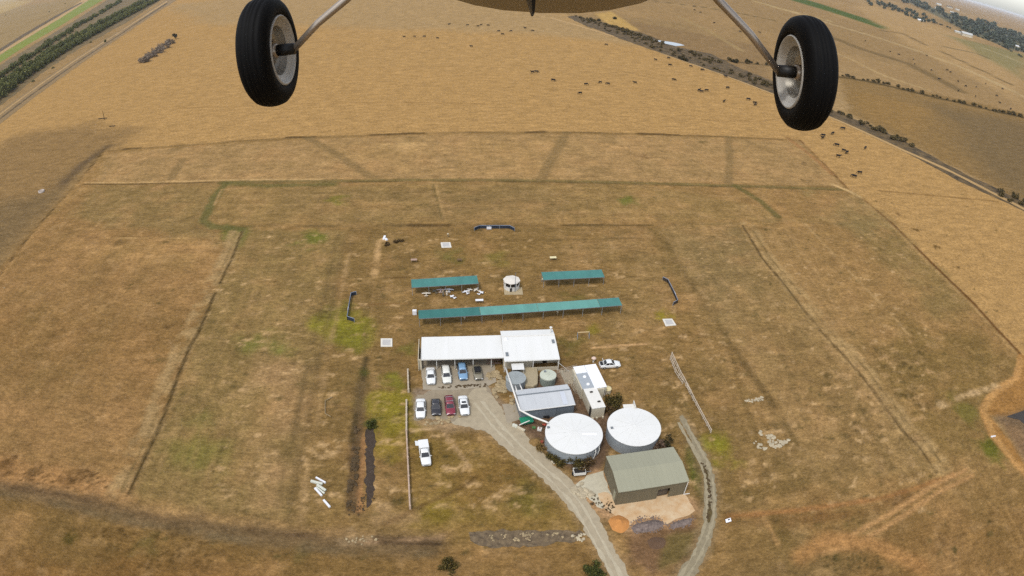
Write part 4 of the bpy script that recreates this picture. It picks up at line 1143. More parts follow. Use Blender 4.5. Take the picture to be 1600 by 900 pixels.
# --- green shade shelters
def shelter(name, label, px4, h, mats, posts, group='green shade shelters'):
    bl, br, tr, tl = [g(x, y, h) for x, y in px4]
    o, xd_, yd_, rz_ = frame2(bl, (br - bl).xy)
    L = (br - bl).xy.length
    W = max(1.2, ((tl - bl).xy.dot(yd_) + (tr - br).xy.dot(yd_)) / 2)
    t = thing(name, label, 'shade shelter', (o.x, o.y, 0), rz_, group)
    x = 0.0
    for frac, m in mats:
        s = MB(); lx = L * frac
        # a slightly sagging sheet with battens
        nx_ = max(4, int(lx / 0.8)); ny_ = 4
        vs, fs = [], []
        for sgn in (0, 1):
            for j in range(ny_ + 1):
                for i in range(nx_ + 1):
                    sag = -0.05 * math.sin(math.pi * (i * 0.8 % 3.2) / 3.2)
                    vs.append((x + 0.03 + (lx - 0.06) * i / nx_, W * j / ny_, h + 0.25 * j / ny_ + sag + sgn * 0.05))
        n1 = (nx_ + 1) * (ny_ + 1)
        for j in range(ny_):
            for i in range(nx_):
                q_ = j * (nx_ + 1) + i
                fs.append((q_ + nx_ + 1, q_ + nx_ + 2, q_ + 1, q_))
                fs.append((n1 + q_, n1 + q_ + 1, n1 + q_ + nx_ + 2, n1 + q_ + nx_ + 1))
        s.add(vs, fs)
        part(t, 'roof_sheet', s, m)
        x += lx
    part(t, 'edge_beam', MB().box((L / 2, -0.03, h - 0.02), (L, 0.06, 0.1)).box((L / 2, W + 0.03, h + 0.23), (L, 0.06, 0.1)), M_vent)
    pm = MB().box((0, 0, h / 2), (0.08, 0.08, h)).mesh('post', M_galv)
    for k in range(posts + 1):
        for y in (0.12, W - 0.12):
            po = link('post', pm, t)
            po.location = (0.15 + (L - 0.3) * k / posts, y, 0)
    return t, L, W
shelter('shade_shelter', 'short green shade shelter with model planes in front of it, left of the hut', [(643, 449.5), (748, 443), (745, 433), (640.5, 437.5)], 2.3, [(1.0, M_green_sh)], 4)
shelter('shade_shelter', 'short green shade shelter on the right of the white hut', [(849, 437.5), (945, 433), (942, 422.5), (845, 427)], 2.3, [(1.0, M_green_sh)], 4)
shelter('long_shade_shelter', 'longest green shade shelter, of four joined lengths, behind the clubhouse', [(654, 498), (972.5, 477), (970, 466), (650, 487)], 2.3, [(0.295, M_green_dk), (0.28, M_green_lt), (0.31, M_green_lt), (0.115, M_green_sh)], 10)

# --- octagonal hut with a mast
q = g(799, 450)
hut = thing('lookout_hut', 'small white octagonal hut with dark windows and a mast on a slab', 'hut', (q.x, q.y, 0), 0.2)
R8 = 1.85
oct_ = [(R8 * math.cos(math.pi / 8 + k * math.pi / 4), R8 * math.sin(math.pi / 8 + k * math.pi / 4)) for k in range(8)]
part(hut, 'wall', MB().prism(oct_, 0.1, 1.0).prism([(x * 1.03, y * 1.03) for x, y in oct_], 1.0, 1.12), M_trim)
for x, y in oct_:
    part(hut, 'corner_post', MB().box((x * 0.98, y * 0.98, 1.65), (0.16, 0.16, 1.2)), M_trim)
part(hut, 'window', MB().prism([(x * 0.95, y * 0.95) for x, y in oct_], 1.12, 2.2), M_glass)
part(hut, 'roof', MB().prism([(x * 1.12, y * 1.12) for x, y in oct_], 2.2, 2.32).lathe([(R8 * 1.06, 2.32), (0.02, 2.6)], 8, M=Matrix.Rotation(math.pi / 8, 3, 'Z')), mat('hut_roof', S(232, 224, 210, 0.66), 0.7, vary=0.05))
part(hut, 'door', MB().box((-0.6, -R8 * 0.93, 0.6), (0.5, 0.12, 1.0)), M_dark)
part(hut, 'mast', MB().tube([(0.35, -1.95, 0.1), (0.35, -1.95, 5.4)], [0.08, 0.05], 8), M_vent)
q = g(802, 455)
tag(link('hut_slab', MB().box((0, 0, 0.05), (4.4, 3.2, 0.1)).mesh('hut_slab', mat('pale_slab', S(198, 178, 140), 0.9, vary=0.08, scale=2), False, 0.02)), 'pale concrete slab under the octagonal hut', 'slab')
bpy.context.view_layer.objects.active = None
for o in col.objects:
    if o.name == 'hut_slab':
        o.location = (q.x, q.y, 0.0)
# ------------------------------------------------------------------ vehicles
M_tyre = mat('tyre_rubber', S(38, 37, 36), 0.85, vary=0.1)
M_alloy = mat('alloy', S(190, 190, 188, 0.6), 0.35, metal=0.6, vary=0.05)
M_lamp = mat('headlamp_glass', S(225, 228, 230, 0.6), 0.1, vary=0.03, spec=0.6)
M_tail = mat('tail_lamp', S(150, 36, 30), 0.2, vary=0.05)
M_black = mat('black_trim', S(40, 40, 42), 0.5, vary=0.1)
def paint(name, c):
    return mat(name, c, 0.3, vary=0.03, coat=0.6, spec=0.5)

def car(name, label, cat, front, rear, p_, hf=0.35, hr=0.9, L=4.7, W=1.8, kind='sedan', opts=(), rz=None, group='parked cars', at=None):
    """p_: body paint; the nose points along local +Y"""
    if rz is None:
        a, b = g(front[0], front[1], hf), g(rear[0], rear[1], hr)
        d = (a - b).xy.normalized()
        c = a.xy - d * L / 2
        rz = math.atan2(d.y, d.x) - math.pi / 2
    else:
        c = at
    t = thing(name, label, cat, (c[0], c[1], 0), rz, group)
    H = {'sedan': 1.45, 'wagon': 1.52, 'four_wheel_drive': 1.75, 'ute': 1.7, 'hatch': 1.45, 'convertible': 1.35}[kind]
    zb, zh = 0.92, 0.86            # belt and bonnet height
    if kind in ('ute', 'four_wheel_drive'):
        zb, zh = 1.1, 1.02
    h2 = L / 2
    yw0, yw1 = h2 - 1.25, h2 - 1.95                      # windscreen foot and head
    yr1, yr0 = {'sedan': (-h2 + 1.45, -h2 + 0.85), 'wagon': (-h2 + 0.55, -h2 + 0.15), 'four_wheel_drive': (-h2 + 0.3, -h2 + 0.1), 'ute': (-0.35, -0.5), 'hatch': (-h2 + 0.8, -h2 + 0.2), 'convertible': (-h2 + 1.3, -h2 + 0.9)}[kind]
    # lower body: lofted stations along its length
    zr = zb - 0.02 if kind in ('sedan', 'convertible') else zb
    st = [(-h2, 0.80, 0.35, zr - 0.12), (-h2 + 0.12, 0.92, 0.26, zr), (-h2 + 0.7, 0.99, 0.22, zb), (yr0 + 0.1, 1.0, 0.22, zb), (yw0 - 0.2, 1.0, 0.22, zb), (yw0 + 0.15, 0.985, 0.22, zh + 0.04),
          (h2 - 0.55, 0.95, 0.24, zh - 0.04), (h2 - 0.12, 0.88, 0.28, zh - 0.14), (h2, 0.72, 0.36, zh - 0.26)]
    vs, fs = [], []
    for y, k, z0, z1 in st:
        w = W / 2 * k
        zm = z0 + (z1 - z0) * 0.55
        ring = [(-w * 0.9, z0), (-w, z0 + 0.12), (-w, zm), (-w * 0.97, z1 - 0.06), (-w * 0.86, z1), (0, z1 + 0.02), (w * 0.86, z1), (w * 0.97, z1 - 0.06), (w, zm), (w, z0 + 0.12), (w * 0.9, z0)]
        vs += [(x, y, z) for x, z in ring]
    n = 11
    for i in range(len(st) - 1):
        for k in range(n):
            fs.append((i * n + k, i * n + (k + 1) % n, (i + 1) * n + (k + 1) % n, (i + 1) * n + k))
    fs += [tuple(range(n))[::-1], tuple(range((len(st) - 1) * n, len(st) * n))]
    body = part(t, 'body', MB().add(vs, fs), p_, True)
    body.data.polygons.foreach_set('use_smooth', [len(f.vertices) < 6 for f in body.data.polygons])
    # cabin
    wb, wt = W / 2 * 0.90, W / 2 * 0.72
    zt = H - 0.05
    if kind != 'convertible':
        def quad(a, b, c, d, m, nm, off=0.0):
            a, b, c, d = (Vector(q) for q in (a, b, c, d))
            nrm = (b - a).cross(d - a).normalized()
            vs = [a, b, c, d] + [q - nrm * 0.04 for q in (a, b, c, d)]
            return part(t, nm, MB().add([v + nrm * off for v in vs], [(0, 1, 2, 3), (7, 6, 5, 4), (0, 4, 5, 1), (1, 5, 6, 2), (2, 6, 7, 3), (3, 7, 4, 0)]), m)
        cab = MB()
        B = [(-wb, yr0, zb), (wb, yr0, zb), (wb, yw0, zb), (-wb, yw0, zb)]
        T = [(-wt, yr1, zt), (wt, yr1, zt), (wt, yw1, zt), (-wt, yw1, zt)]
        cab.add(B + T, [(3, 2, 1, 0), (0, 1, 5, 4), (1, 2, 6, 5), (2, 3, 7, 6), (3, 0, 4, 7), (4, 5, 6, 7)])
        part(t, 'cabin', cab, p_)
        rv, rfc = [], []
        for j in range(5):
            y = yr1 + (yw1 - yr1) * j / 4
            cr = 0.05 * math.sin(math.pi * j / 4)
            for i in range(5):
                x = -wt + 2 * wt * i / 4
                rv.append((x * 1.03, y + (0.03 if j == 4 else -0.03 if j == 0 else 0), zt + 0.01 + cr + 0.05 * math.cos(math.pi * (i / 4 - 0.5))))
        rv += [(x, y, z - 0.05) for x, y, z in rv]
        for j in range(4):
            for i in range(4):
                k = j * 5 + i
                rfc.append((k, k + 1, k + 6, k + 5)); rfc.append((25 + k, 25 + k + 5, 25 + k + 6, 25 + k + 1))
        rim = [0, 1, 2, 3, 4, 9, 14, 19, 24, 23, 22, 21, 20, 15, 10, 5]
        for i in range(16):
            a_, b_ = rim[i], rim[(i + 1) % 16]
            rfc.append((a_, 25 + a_, 25 + b_, b_))
        part(t, 'roof', MB().add(rv, rfc), p_, True)
        def L_(a, b, f):
            return tuple(a[i] + (b[i] - a[i]) * f for i in range(3))
        def panel(a, b, c, d, u0, u1, v0, v1, nm):
            # a,b bottom edge; d,c top edge
            p = lambda u, v: L_(L_(a, b, u), L_(d, c, u), v)
            return quad(p(u0, v0), p(u1, v0), p(u1, v1), p(u0, v1), M_glass, nm, 0.012)
        panel(B[2], B[3], T[3], T[2], 0.05, 0.95, 0.08, 0.94, 'windscreen')
        panel(B[0], B[1], T[1], T[0], 0.07, 0.93, 0.15, 0.92, 'rear_window')
        us = ((0.05, 0.47), (0.53, 0.93)) if kind != 'ute' else ((0.08, 0.92),)
        if kind in ('wagon', 'four_wheel_drive'):
            us = ((0.04, 0.3), (0.33, 0.62), (0.66, 0.93))
        for u0, u1 in us:
            panel(B[1], B[2], T[2], T[1], u0, u1, 0.12, 0.9, 'side_window')
            panel(B[3], B[0], T[0], T[3], 1 - u1, 1 - u0, 0.12, 0.9, 'side_window')
    else:
        part(t, 'soft_top', MB().box((0, -0.35, 1.12), (W * 0.74, 1.5, 0.36)), M_black, bevel=0.12)
        part(t, 'windscreen', MB().box((0, 0.75, 1.08), (W * 0.78, 0.05, 0.42), M=Matrix.Rotation(-0.6, 3, 'X')), M_glass)
    # wheels
    wy = (h2 - 0.85, -h2 + 0.95)
    r_ = 0.36 if kind in ('ute', 'four_wheel_drive') else 0.32
    tm = MB().lathe([(r_ * 0.62, -0.1), (r_ * 0.9, -0.11), (r_, -0.07), (r_, 0.07), (r_ * 0.9, 0.11), (r_ * 0.62, 0.1)], 20, axis='X').mesh('tyre', M_tyre, True)
    rm = MB().lathe([(0.01, 0.07), (r_ * 0.3, 0.085), (r_ * 0.62, 0.09), (r_ * 0.62, -0.09), (0.01, -0.08)], 20, axis='X').mesh('rim', M_alloy)
    for y in wy:
        for sx in (-1, 1):
            wh = link('wheel', tm, t)
            wh.location = (sx * (W / 2 - 0.10), y, r_)
            wh.rotation_euler.z = 0 if sx > 0 else math.pi
            link('rim', rm, wh)
    for sx in (-1, 1):
        part(t, 'headlight', MB().box((sx * W * 0.34, h2 - 0.09, zh - 0.26), (0.36, 0.14, 0.15)), M_lamp, bevel=0.03)
        part(t, 'tail_light', MB().box((sx * W * 0.39, -h2 + 0.04, zb - 0.2), (0.2, 0.1, 0.2)), M_tail, bevel=0.02)
        part(t, 'mirror', MB().box((sx * (W / 2 + 0.06), yw0 - 0.25, zb + 0.06), (0.16, 0.12, 0.13)), p_, bevel=0.03)
    part(t, 'grille', MB().box((0, h2 - 0.02, 0.55), (W * 0.5, 0.06, 0.16)), M_black)
    if 'sunroof' in opts:
        part(t, 'sunroof', MB().box((0, (yw1 + yr1) / 2 + 0.35, zt + 0.115), (0.8, 0.5, 0.02)), M_glass)
    if 'racks' in opts:
        for f in (0.25, 0.75):
            part(t, 'roof_rack', MB().box((0, yr1 + (yw1 - yr1) * f, zt + 0.16), (W * 0.76, 0.12, 0.04)), M_alloy)
    if 'tray' in opts:
        part(t, 'canopy', MB().box((0, (-h2 + yr0) / 2 - 0.02, 1.35), (W * 0.96, (yr0 + h2) * 0.96, 0.72)), p_, bevel=0.05)
        part(t, 'canopy_flap', MB().box((W * 0.62, -h2 + 0.75, 1.66), (0.62, 1.1, 0.05), M=Matrix.Rotation(-0.25, 3, 'Y')), p_)
    if 'open_boot' in opts:
        part(t, 'boot_lid', MB().box((0, -h2 + 0.75, zb + 0.42), (W * 0.8, 0.08, 0.9), M=Matrix.Rotation(0.25, 3, 'X')), p_, bevel=0.03)
        part(t, 'boot_space', MB().box((0, -h2 + 0.42, zb + 0.015), (W * 0.72, 0.62, 0.03)), M_black)
    return t
WHITE = paint('white_paint', S(244, 244, 240, 0.68))
WHITE2 = paint('off_white_paint', S(240, 238, 226, 0.66))
BLUE = paint('pale_blue_paint', S(138, 178, 212))
BRONZE = paint('bronze_paint', S(150, 142, 120))
BLACKP = paint('black_paint', S(48, 44, 46))
RED = paint('dark_red_paint', S(150, 40, 60))
car('parked_sedan', 'white sedan leftmost of the four cars parked under the carport edge', 'car', (673.8, 601), (672, 569), WHITE, kind='sedan')
car('parked_wagon', 'creamy white station wagon, second from left at the carport', 'car', (699, 599.5), (695, 565), WHITE2, L=4.9, kind='wagon')
car('parked_wagon', 'pale blue station wagon with its tail under the carport', 'car', (724.5, 594), (720.5, 564), BLUE, L=4.6, kind='wagon', hr=1.2)
car('parked_convertible', 'small bronze car with a black soft top at the carport', 'car', (748.5, 594), (743.5, 567), BRONZE, L=4.2, W=1.72, kind='convertible')
car('parked_sedan', 'white sedan leftmost in the front row, beside the black car', 'car', (657.2, 654), (657.2, 619.5), WHITE, L=4.9, kind='sedan')
car('parked_hatchback', 'small black hatchback parked between a white and a red car', 'car', (681.8, 649.5), (680.5, 624), BLACKP, L=4.1, kind='hatch', hr=1.2)
car('parked_wagon', 'dark red wagon with pale roof racks', 'car', (704.9, 649), (700.8, 617), RED, L=4.8, kind='wagon', opts=('racks',), hr=1.0)
car('parked_sedan', 'white sedan with a dark sunroof, beside the red wagon', 'car', (727, 649), (722, 614.5), WHITE, L=4.9, kind='sedan', opts=('sunroof',))
car('parked_ute', 'white utility with a canopy and one side flap open, alone on the grass', 'ute', (666.8, 728), (661, 689.5), WHITE, L=5.0, W=1.76, kind='ute', opts=('tray',), hr=1.5)
_a, _b = g(961, 575.5), g(944, 576.5)
_d = (_a - _b).xy.normalized()
car('parked_sedan', 'white sedan with its boot open, parked behind the toilet block', 'car', None, None, WHITE, L=4.4, W=1.72, kind='sedan', opts=('open_boot',), rz=math.atan2(_d.y, _d.x) - math.pi / 2, at=(_a + _b).xy / 2 + Vector((0.1, 0.7)))

# small box trailer among the shrubs
q = g(904.5, 741)
tr = thing('box_trailer', 'small white box trailer with an open dark top beside the shrubs', 'trailer', (q.x, q.y, 0), 0.06)
part(tr, 'tray', MB().box((0, -0.62, 0.75), (2.0, 0.06, 0.6)).box((0, 0.62, 0.75), (2.0, 0.06, 0.6)).box((-0.98, 0, 0.75), (0.06, 1.2, 0.6)).box((0.98, 0, 0.75), (0.06, 1.2, 0.6)).box((0, 0, 0.5), (1.9, 1.2, 0.06)), M_trim)
part(tr, 'load', MB().box((0, 0, 0.72), (1.8, 1.1, 0.35)), M_dark, bevel=0.08)
for sx in (-1, 1):
    part(tr, 'wheel', MB().lathe([(0.02, -0.08), (0.3, -0.09), (0.3, 0.09), (0.02, 0.08)], 16, (sx * 1.1, 0, 0.3), axis='X'), M_tyre)
part(tr, 'drawbar', MB().tube([(1.0, 0, 0.45), (2.1, 0.1, 0.4)], 0.05, 6), M_galv)

# green tipping bin and yard clutter below the grey shed
q = g(822, 662)
bn = thing('green_bin', 'green tipping bin with a white bar beside the grey shed', 'bin', (q.x, q.y, 0), 0.2)
part(bn, 'tub', MB().add([(-.9, -.5, .35), (.9, -.5, .35), (.9, .5, .35), (-.9, .5, .35), (-1.2, -.75, 1.05), (1.2, -.75, 1.05), (1.2, .75, 1.05), (-1.2, .75, 1.05)], [(3, 2, 1, 0), (0, 1, 5, 4), (1, 2, 6, 5), (2, 3, 7, 6), (3, 0, 4, 7), (4, 5, 6, 7)]), mat('green_paint', S(46, 150, 112), 0.5, vary=0.08))
part(bn, 'bar', MB().tube([(-1.6, -0.95, 0.95), (0.4, -0.55, 1.22)], 0.09), M_trim)
q = g(834, 669)
tag(link('green_crate', MB().box((0, 0, 0.15), (0.6, 0.4, 0.3)).mesh('green_crate', mat('green_plastic', S(92, 140, 80), 0.6, vary=0.1), bevel=0.03)), 'small green crate on the dirt beside the left big tank', 'crate').location = q
q = g(843, 672)
cr_ = thing('white_crate', 'white crate with a red panel beside the left big tank', 'crate', (q.x, q.y, 0), -0.3)
part(cr_, 'box', MB().box((0, 0, 0.25), (0.75, 0.6, 0.5)), M_trim, bevel=0.02)
part(cr_, 'red_panel', MB().box((0, 0.02, 0.51), (0.35, 0.25, 0.02)), M_tail)
q = g(851, 666)
rc = thing('red_valve', 'red valve fitting at the foot of the white pipe beside the big tank', 'valve', (q.x, q.y, 0))
part(rc, 'body', MB().tube([(-0.4, 0.2, 0.3), (0.3, -0.1, 0.35)], 0.16, 8).tube([(0.1, 0, 0.3), (0.1, 0, 0.9)], 0.1, 8), mat('red_orange', S(212, 96, 70), 0.6, vary=0.08))
q = g(846, 692)
tag(link('red_drum', MB().lathe([(0.01, 0.0), (0.3, 0.0), (0.3, 0.4), (0.01, 0.42)], 14).mesh('red_drum', mat('rusty_red', S(170, 84, 60), 0.7, vary=0.15))), 'small rusty red drum at the lower left of the left big tank', 'drum').location = q
def logs(name, label, cat, items, m, r=0.2, h=None):
    P = [(g(*a), g(*b)) for a, b in items]
    o = None
    for a, b in P:
        pass
def beam(name, label, cat, a, b, w, h, m, z=0.0, group=None):
    A, B = g(*a), g(*b)
    d = (B - A).xy
    o = link(name, MB().box((0, 0, h / 2), (d.length, w, h)).mesh(name, m, bevel=0.02))
    o.location = ((A.x + B.x) / 2, (A.y + B.y) / 2, z)
    o.rotation_euler.z = math.atan2(d.y, d.x)
    return tag(o, label, cat, group)
Mb = mat('pale_beam', S(226, 226, 208, 0.62), 0.8, vary=0.08)
Mw = mat('white_beam', S(244, 244, 246, 0.68), 0.6, vary=0.04)
def zc(x, y):
    return (470 + x / 6.886, 720 + y / 6.886)
gb = 'pale beams dumped in the grass'
beam('pale_beam', 'pale beam topmost and furthest right of the dumped pile in the grass', 'beam', zc(165, 185), zc(268, 243), 0.28, 0.3, Mw, 0, gb)
beam('pale_beam', 'thick pale beam lying across the top left of the dumped pile', 'beam', zc(110, 225), zc(235, 258), 0.42, 0.35, Mb, 0, gb)
beam('pale_beam', 'wide greenish beam in the middle of the dumped pile', 'beam', zc(178, 268), zc(270, 330), 0.4, 0.3, Mb, 0.1, gb)
beam('pale_beam', 'narrow pale beam just below the wide greenish one in the pile', 'beam', zc(168, 290), zc(255, 357), 0.3, 0.28, Mb, 0, gb)
beam('pale_beam', 'white beam lowest in the dumped pile', 'beam', zc(153, 300), zc(228, 382), 0.34, 0.3, Mw, 0, gb)
beam('pale_beam', 'single white beam lying apart below the dumped pile', 'beam', zc(247, 428), zc(315, 505), 0.34, 0.3, Mw, 0, gb)
gl = 'pale logs at the road edge'
beam('pale_log', 'short thick cream log at the road edge below the yard path', 'log', (801, 665), (808, 668), 0.5, 0.45, Mb, 0, gl)
beam('pale_log', 'long cream log along the road edge below the yard path', 'log', (806, 667), (820, 674), 0.35, 0.35, M_cream, 0, gl)
beam('plank', 'short cream plank on the bank left of the shrubs', 'plank', (861.5, 720), (866, 725), 0.3, 0.12, M_cream)
beam('timber', 'dark timber beside the grey shed under the white pipe', 'timber', (848, 652), (858, 653), 0.5, 0.6, M_black)
beam('timber', 'white timber lying against the right end of the dark one by the shed', 'timber', (858, 651.5), (866, 649.5), 0.25, 0.7, M_trim)
for (x, y, lb) in ((901.5, 594.5, 'dark wheeled bin by the courtyard fence, left of the two'), (905.5, 592.5, 'dark wheeled bin against the annexe wall, right of the two')):
    q = g(x, y)
    wbn = thing('wheeled_bin', lb, 'bin', (q.x, q.y, 0), 0.3, 'dark wheeled bins')
    part(wbn, 'tub', MB().add([(-.22, -.25, .05), (.22, -.25, .05), (.22, .25, .05), (-.22, .25, .05), (-.3, -.35, .95), (.3, -.35, .95), (.3, .35, .95), (-.3, .35, .95)], [(3, 2, 1, 0), (0, 1, 5, 4), (1, 2, 6, 5), (2, 3, 7, 6), (3, 0, 4, 7), (4, 5, 6, 7)]), M_black)
    part(wbn, 'lid', MB().box((0, 0.03, 1.0), (0.64, 0.78, 0.08)), M_black, bevel=0.03)
q = g(927, 566)
gs = thing('capped_post', 'short post with a pale pink round cap behind the toilet block', 'post', (q.x, q.y, 0))
part(gs, 'post', MB().tube([(0, 0, 0), (0, 0, 1.0)], 0.18, 10), M_trim)
part(gs, 'cap', MB().lathe([(0.01, 0.35), (0.3, 0.28), (0.5, 0.1), (0.5, 0.0), (0.01, 0.0)], 18, (0, 0, 1.0)), mat('pink_cap', S(236, 206, 186, 0.62), 0.7, vary=0.05), True)

# ------------------------------------------------------------------ rails, barriers, pads and small furniture of the flying field
M_rail = mat('grey_rail', S(222, 204, 178), 0.8, vary=0.12, scale=1.5)
M_rail2 = mat('pink_grey_rail', S(214, 186, 162), 0.8, vary=0.12, scale=1.5)
gr = 'low rail fences beside the car park'
rail_fence('rail_fence', 'short pale rail fence left of the carport, apart from the longer ones', [(637.5, 582), (638.5, 613)], 0.9, 2.2, M_rail, (0.35, 0.8), 0.28, gr)
rail_fence('rail_fence', 'pale rail fence left of the front row of cars', [(635.5, 630), (635.5, 677)], 0.9, 2.2, M_rail, (0.35, 0.8), 0.28, gr)
rail_fence('rail_fence', 'longest pinkish rail fence running down from the cars past the white utility', [(635.5, 678), (638, 730), (641, 795)], 0.9, 2.2, M_rail2, (0.35, 0.8), 0.26, gr)
gr2 = 'pipe fences right of the tanks'
rail_fence('pipe_fence', 'pale pipe fence with a wide frame at its top, right of the toilet block', [(1049, 556), (1062, 585), (1073, 605), (1083, 626)], 1.0, 2.0, M_rail, (0.3, 0.9), 0.16, gr2)
rail_fence('pipe_fence', 'short inner pipe rail forming the wide upper frame of the right fence', [(1047, 562), (1056, 585), (1066, 600)], 1.0, 2.0, M_rail, (0.3, 0.9), 0.14, gr2)
rail_fence('pipe_fence', 'lower pipe fence running down to the top of the two rut track', [(1071, 603), (1083, 625), (1096, 650), (1110, 676)], 0.9, 2.0, M_rail, (0.3, 0.8), 0.16, gr2)
tag(link('bracket_rail', MB().tube([g(519, 620, .3), g(508, 626, .3), g(508, 646, .3), g(517, 651, .3)], 0.08, 6).mesh('pipe_frame', M_wood)), 'thin bracket shaped timber rail in the grass far left of the cars', 'rail')

M_navy = mat('navy_mesh', S(48, 58, 74), 0.7, vary=0.15, scale=3)
def barrier(label, px, h, sign, m=None):
    P = [g(*p) for p in px]
    O = P[0].copy()
    t = thing('pilot_barrier', label, 'barrier', O, 0, 'pilot safety barriers')
    P = [p - O for p in P]
    for a, b in zip(P[:-1], P[1:]):
        d = b - a
        n = Vector((-d.y, d.x, 0)).normalized() * 0.03
        z0, z1 = Vector((0, 0, 0.15)), Vector((0, 0, h))
        part(t, 'mesh_panel', MB().add([a + n + z0, b + n + z0, b - n + z0, a - n + z0, a + n + z1, b + n + z1, b - n + z1, a - n + z1], [(3, 2, 1, 0), (4, 5, 6, 7), (0, 1, 5, 4), (1, 2, 6, 5), (2, 3, 7, 6), (3, 0, 4, 7)]), m or M_navy)
        k = max(1, int(d.length / 2.5))
        for j in range(k + 1):
            po = part(t, 'post', MB().box(a + d * j / k + Vector((0, 0, h / 2)), (0.1, 0.1, h)), M_galv)
    part(t, 'top_rail', MB().tube([p + Vector((0, 0, h + 0.03)) for p in P], 0.07, 6), mat('blue_grey_rail', S(150, 164, 184), 0.6, vary=0.08))
    s = g(*sign) - O
    i = min(range(len(P) - 1), key=lambda k: ((P[k] + P[k + 1]) / 2 - s).length)
    d = (P[i + 1] - P[i])
    part(t, 'sign', MB().box(s + Vector((0, 0, 0.62)) + Vector((d.y, -d.x, 0)).normalized() * 0.1, (1.3, 0.05, 0.85), math.atan2(d.y, d.x)), Mw)
barrier('dark blue pilot barrier with bent ends and a white sign, farthest from the clubhouse', [(741, 361), (749, 357.5), (796, 357.5), (804, 361.5)], 1.05, (764, 359))
barrier('dark blue bracket shaped pilot barrier in green grass left of the shelters', [(557, 461), (549, 463), (546, 480), (543, 500), (554, 503.5)], 1.0, (545, 487))
barrier('grey and black bent pilot barrier right of the shelters, with a white board', [(1035, 438), (1043, 442), (1053, 462), (1058, 474), (1051, 478)], 1.0, (1054.5, 463), mat('charcoal_mesh', S(70, 62, 56), 0.8, vary=0.2, scale=3))

def pad(label, px):
    P = [g(*p) for p in px]
    c = sum(P, Vector()) / 4
    t = thing('start_pad', label, 'pad', (c.x, c.y, 0), 0, 'white start pads')
    Q = [p - c for p in P]
    part(t, 'slab', MB().prism([(p.x, p.y) for p in Q], 0.0, 0.14), mat('white_concrete', S(236, 230, 216, 0.64), 0.9, vary=0.05, scale=1.5))
    part(t, 'centre_mat', MB().prism([(p.x * 0.7, p.y * 0.7) for p in Q], 0.142, 0.16), mat('grey_mat', S(206, 202, 196, 0.6), 0.9, vary=0.08, scale=2))
pad('white square pad in the grass between the far barrier and the left shelter', [(688.5, 379.5), (703.5, 379), (705.5, 387), (690, 387.5)])
pad('white square pad in the grass left of the clubhouse', [(595, 529.5), (613, 529.5), (613, 542), (595, 542)])
pad('white square pad below the right hand barrier', [(1035, 499), (1050, 498.5), (1056.5, 508.5), (1040, 510)])

def table(label, px, L, W, m, h=0.75, rz=0.05):
    q = g(*px)
    t = thing('field_table', label, 'table', (q.x, q.y, 0), rz, 'field tables')
    part(t, 'table_top', MB().box((0, 0, h), (L, W, 0.08)), m, bevel=0.01)
    for sx in (-1, 1):
        for sy in (-1, 1):
            part(t, 'leg', MB().box((sx * (L / 2 - .1), sy * (W / 2 - .1), h / 2), (0.07, 0.07, h)), M_wood)
table('cream topped table in the grass beyond the right shelter', (864, 406), 1.7, 0.95, mat('cream_top', S(240, 226, 176, 0.64), 0.7, vary=0.04))
table('weathered pinkish table in the grass beyond the left shelter', (647, 409.5), 1.6, 0.9, mat('pink_timber', S(196, 164, 142), 0.9, vary=0.1))
table('small dark brown table in the grass right of the pinkish one', (718, 408.5), 1.2, 0.8, mat('brown_timber', S(124, 98, 70), 0.9, vary=0.1), 0.6)
table('white table between the short left shelter and the long shelter', (749, 473), 1.8, 0.75, Mw)
q = g(648, 491)
tag(link('white_cabinet', MB().box((0, 0, 0.55), (0.9, 0.7, 1.1)).mesh('white_cabinet', Mw, bevel=0.03)), 'white cabinet at the left end of the long green shelter', 'cabinet').location = q
fq = thing('goal_post', 'goal shaped frame with a cream top beam, above the clubhouse corner', 'frame', g(902, 526))
A_, B_ = g(903, 526), g(921, 525)
o_ = A_.copy()
part(fq, 'beam', MB().tube([Vector((0, 0, 1.1)), B_ - A_ + Vector((0, 0, 1.1))], 0.13, 6), mat('cream_beam', S(226, 196, 144), 0.8, vary=0.06))
for v in (Vector((0, 0, 0)), B_ - A_):
    part(fq, 'leg', MB().tube([v, v + Vector((0, 0, 1.1))], 0.09, 6).tube([v + Vector((0, 0, 1.0)), v + Vector((-0.1, -1.0, 0.0))], 0.07, 6), M_vent)
def marker(label, px, h=0.8, r=0.22, c=(232, 220, 190)):
    t = thing('marker_post', label, 'marker', g(*px), 0, 'cream marker posts')
    part(t, 'post', MB().tube([(0, 0, 0), (0, 0, h)], r * 0.6, 8), M_wood)
    part(t, 'cap', MB().lathe([(0.01, 0.3), (r, 0.22), (r * 1.15, 0.0), (0.01, -0.02)], 14, (0, 0, h)), mat('marker_cap', S(*c, 0.62), 0.7, vary=0.05), True)
marker('cream marker post beyond the white pad, nearest the far barrier', (700, 370))
marker('cream marker post at the left end of the right shelter', (847.5, 441))
marker('cream marker post in front of the long shelter, right of its middle', (871, 492))
marker('cream marker post in front of the long shelter near its left end', (726, 500), 0.6)
marker('pale marker knob in the grass at the right of the clubhouse corner', (872, 557), 0.5, 0.16)
q = g(1137, 815)
sg = thing('small_sign', 'little white board lying in dirt beside the two rut track', 'board', q, 0.2)
part(sg, 'board', MB().box((0, 0, 0.35), (1.0, 0.6, 0.1), M=Matrix.Rotation(0.5, 3, 'X')), Mw)
part(sg, 'dark_patch', MB().box((0.1, 0.05, 0.45), (0.3, 0.2, 0.06), M=Matrix.Rotation(0.5, 3, 'X')), M_black)
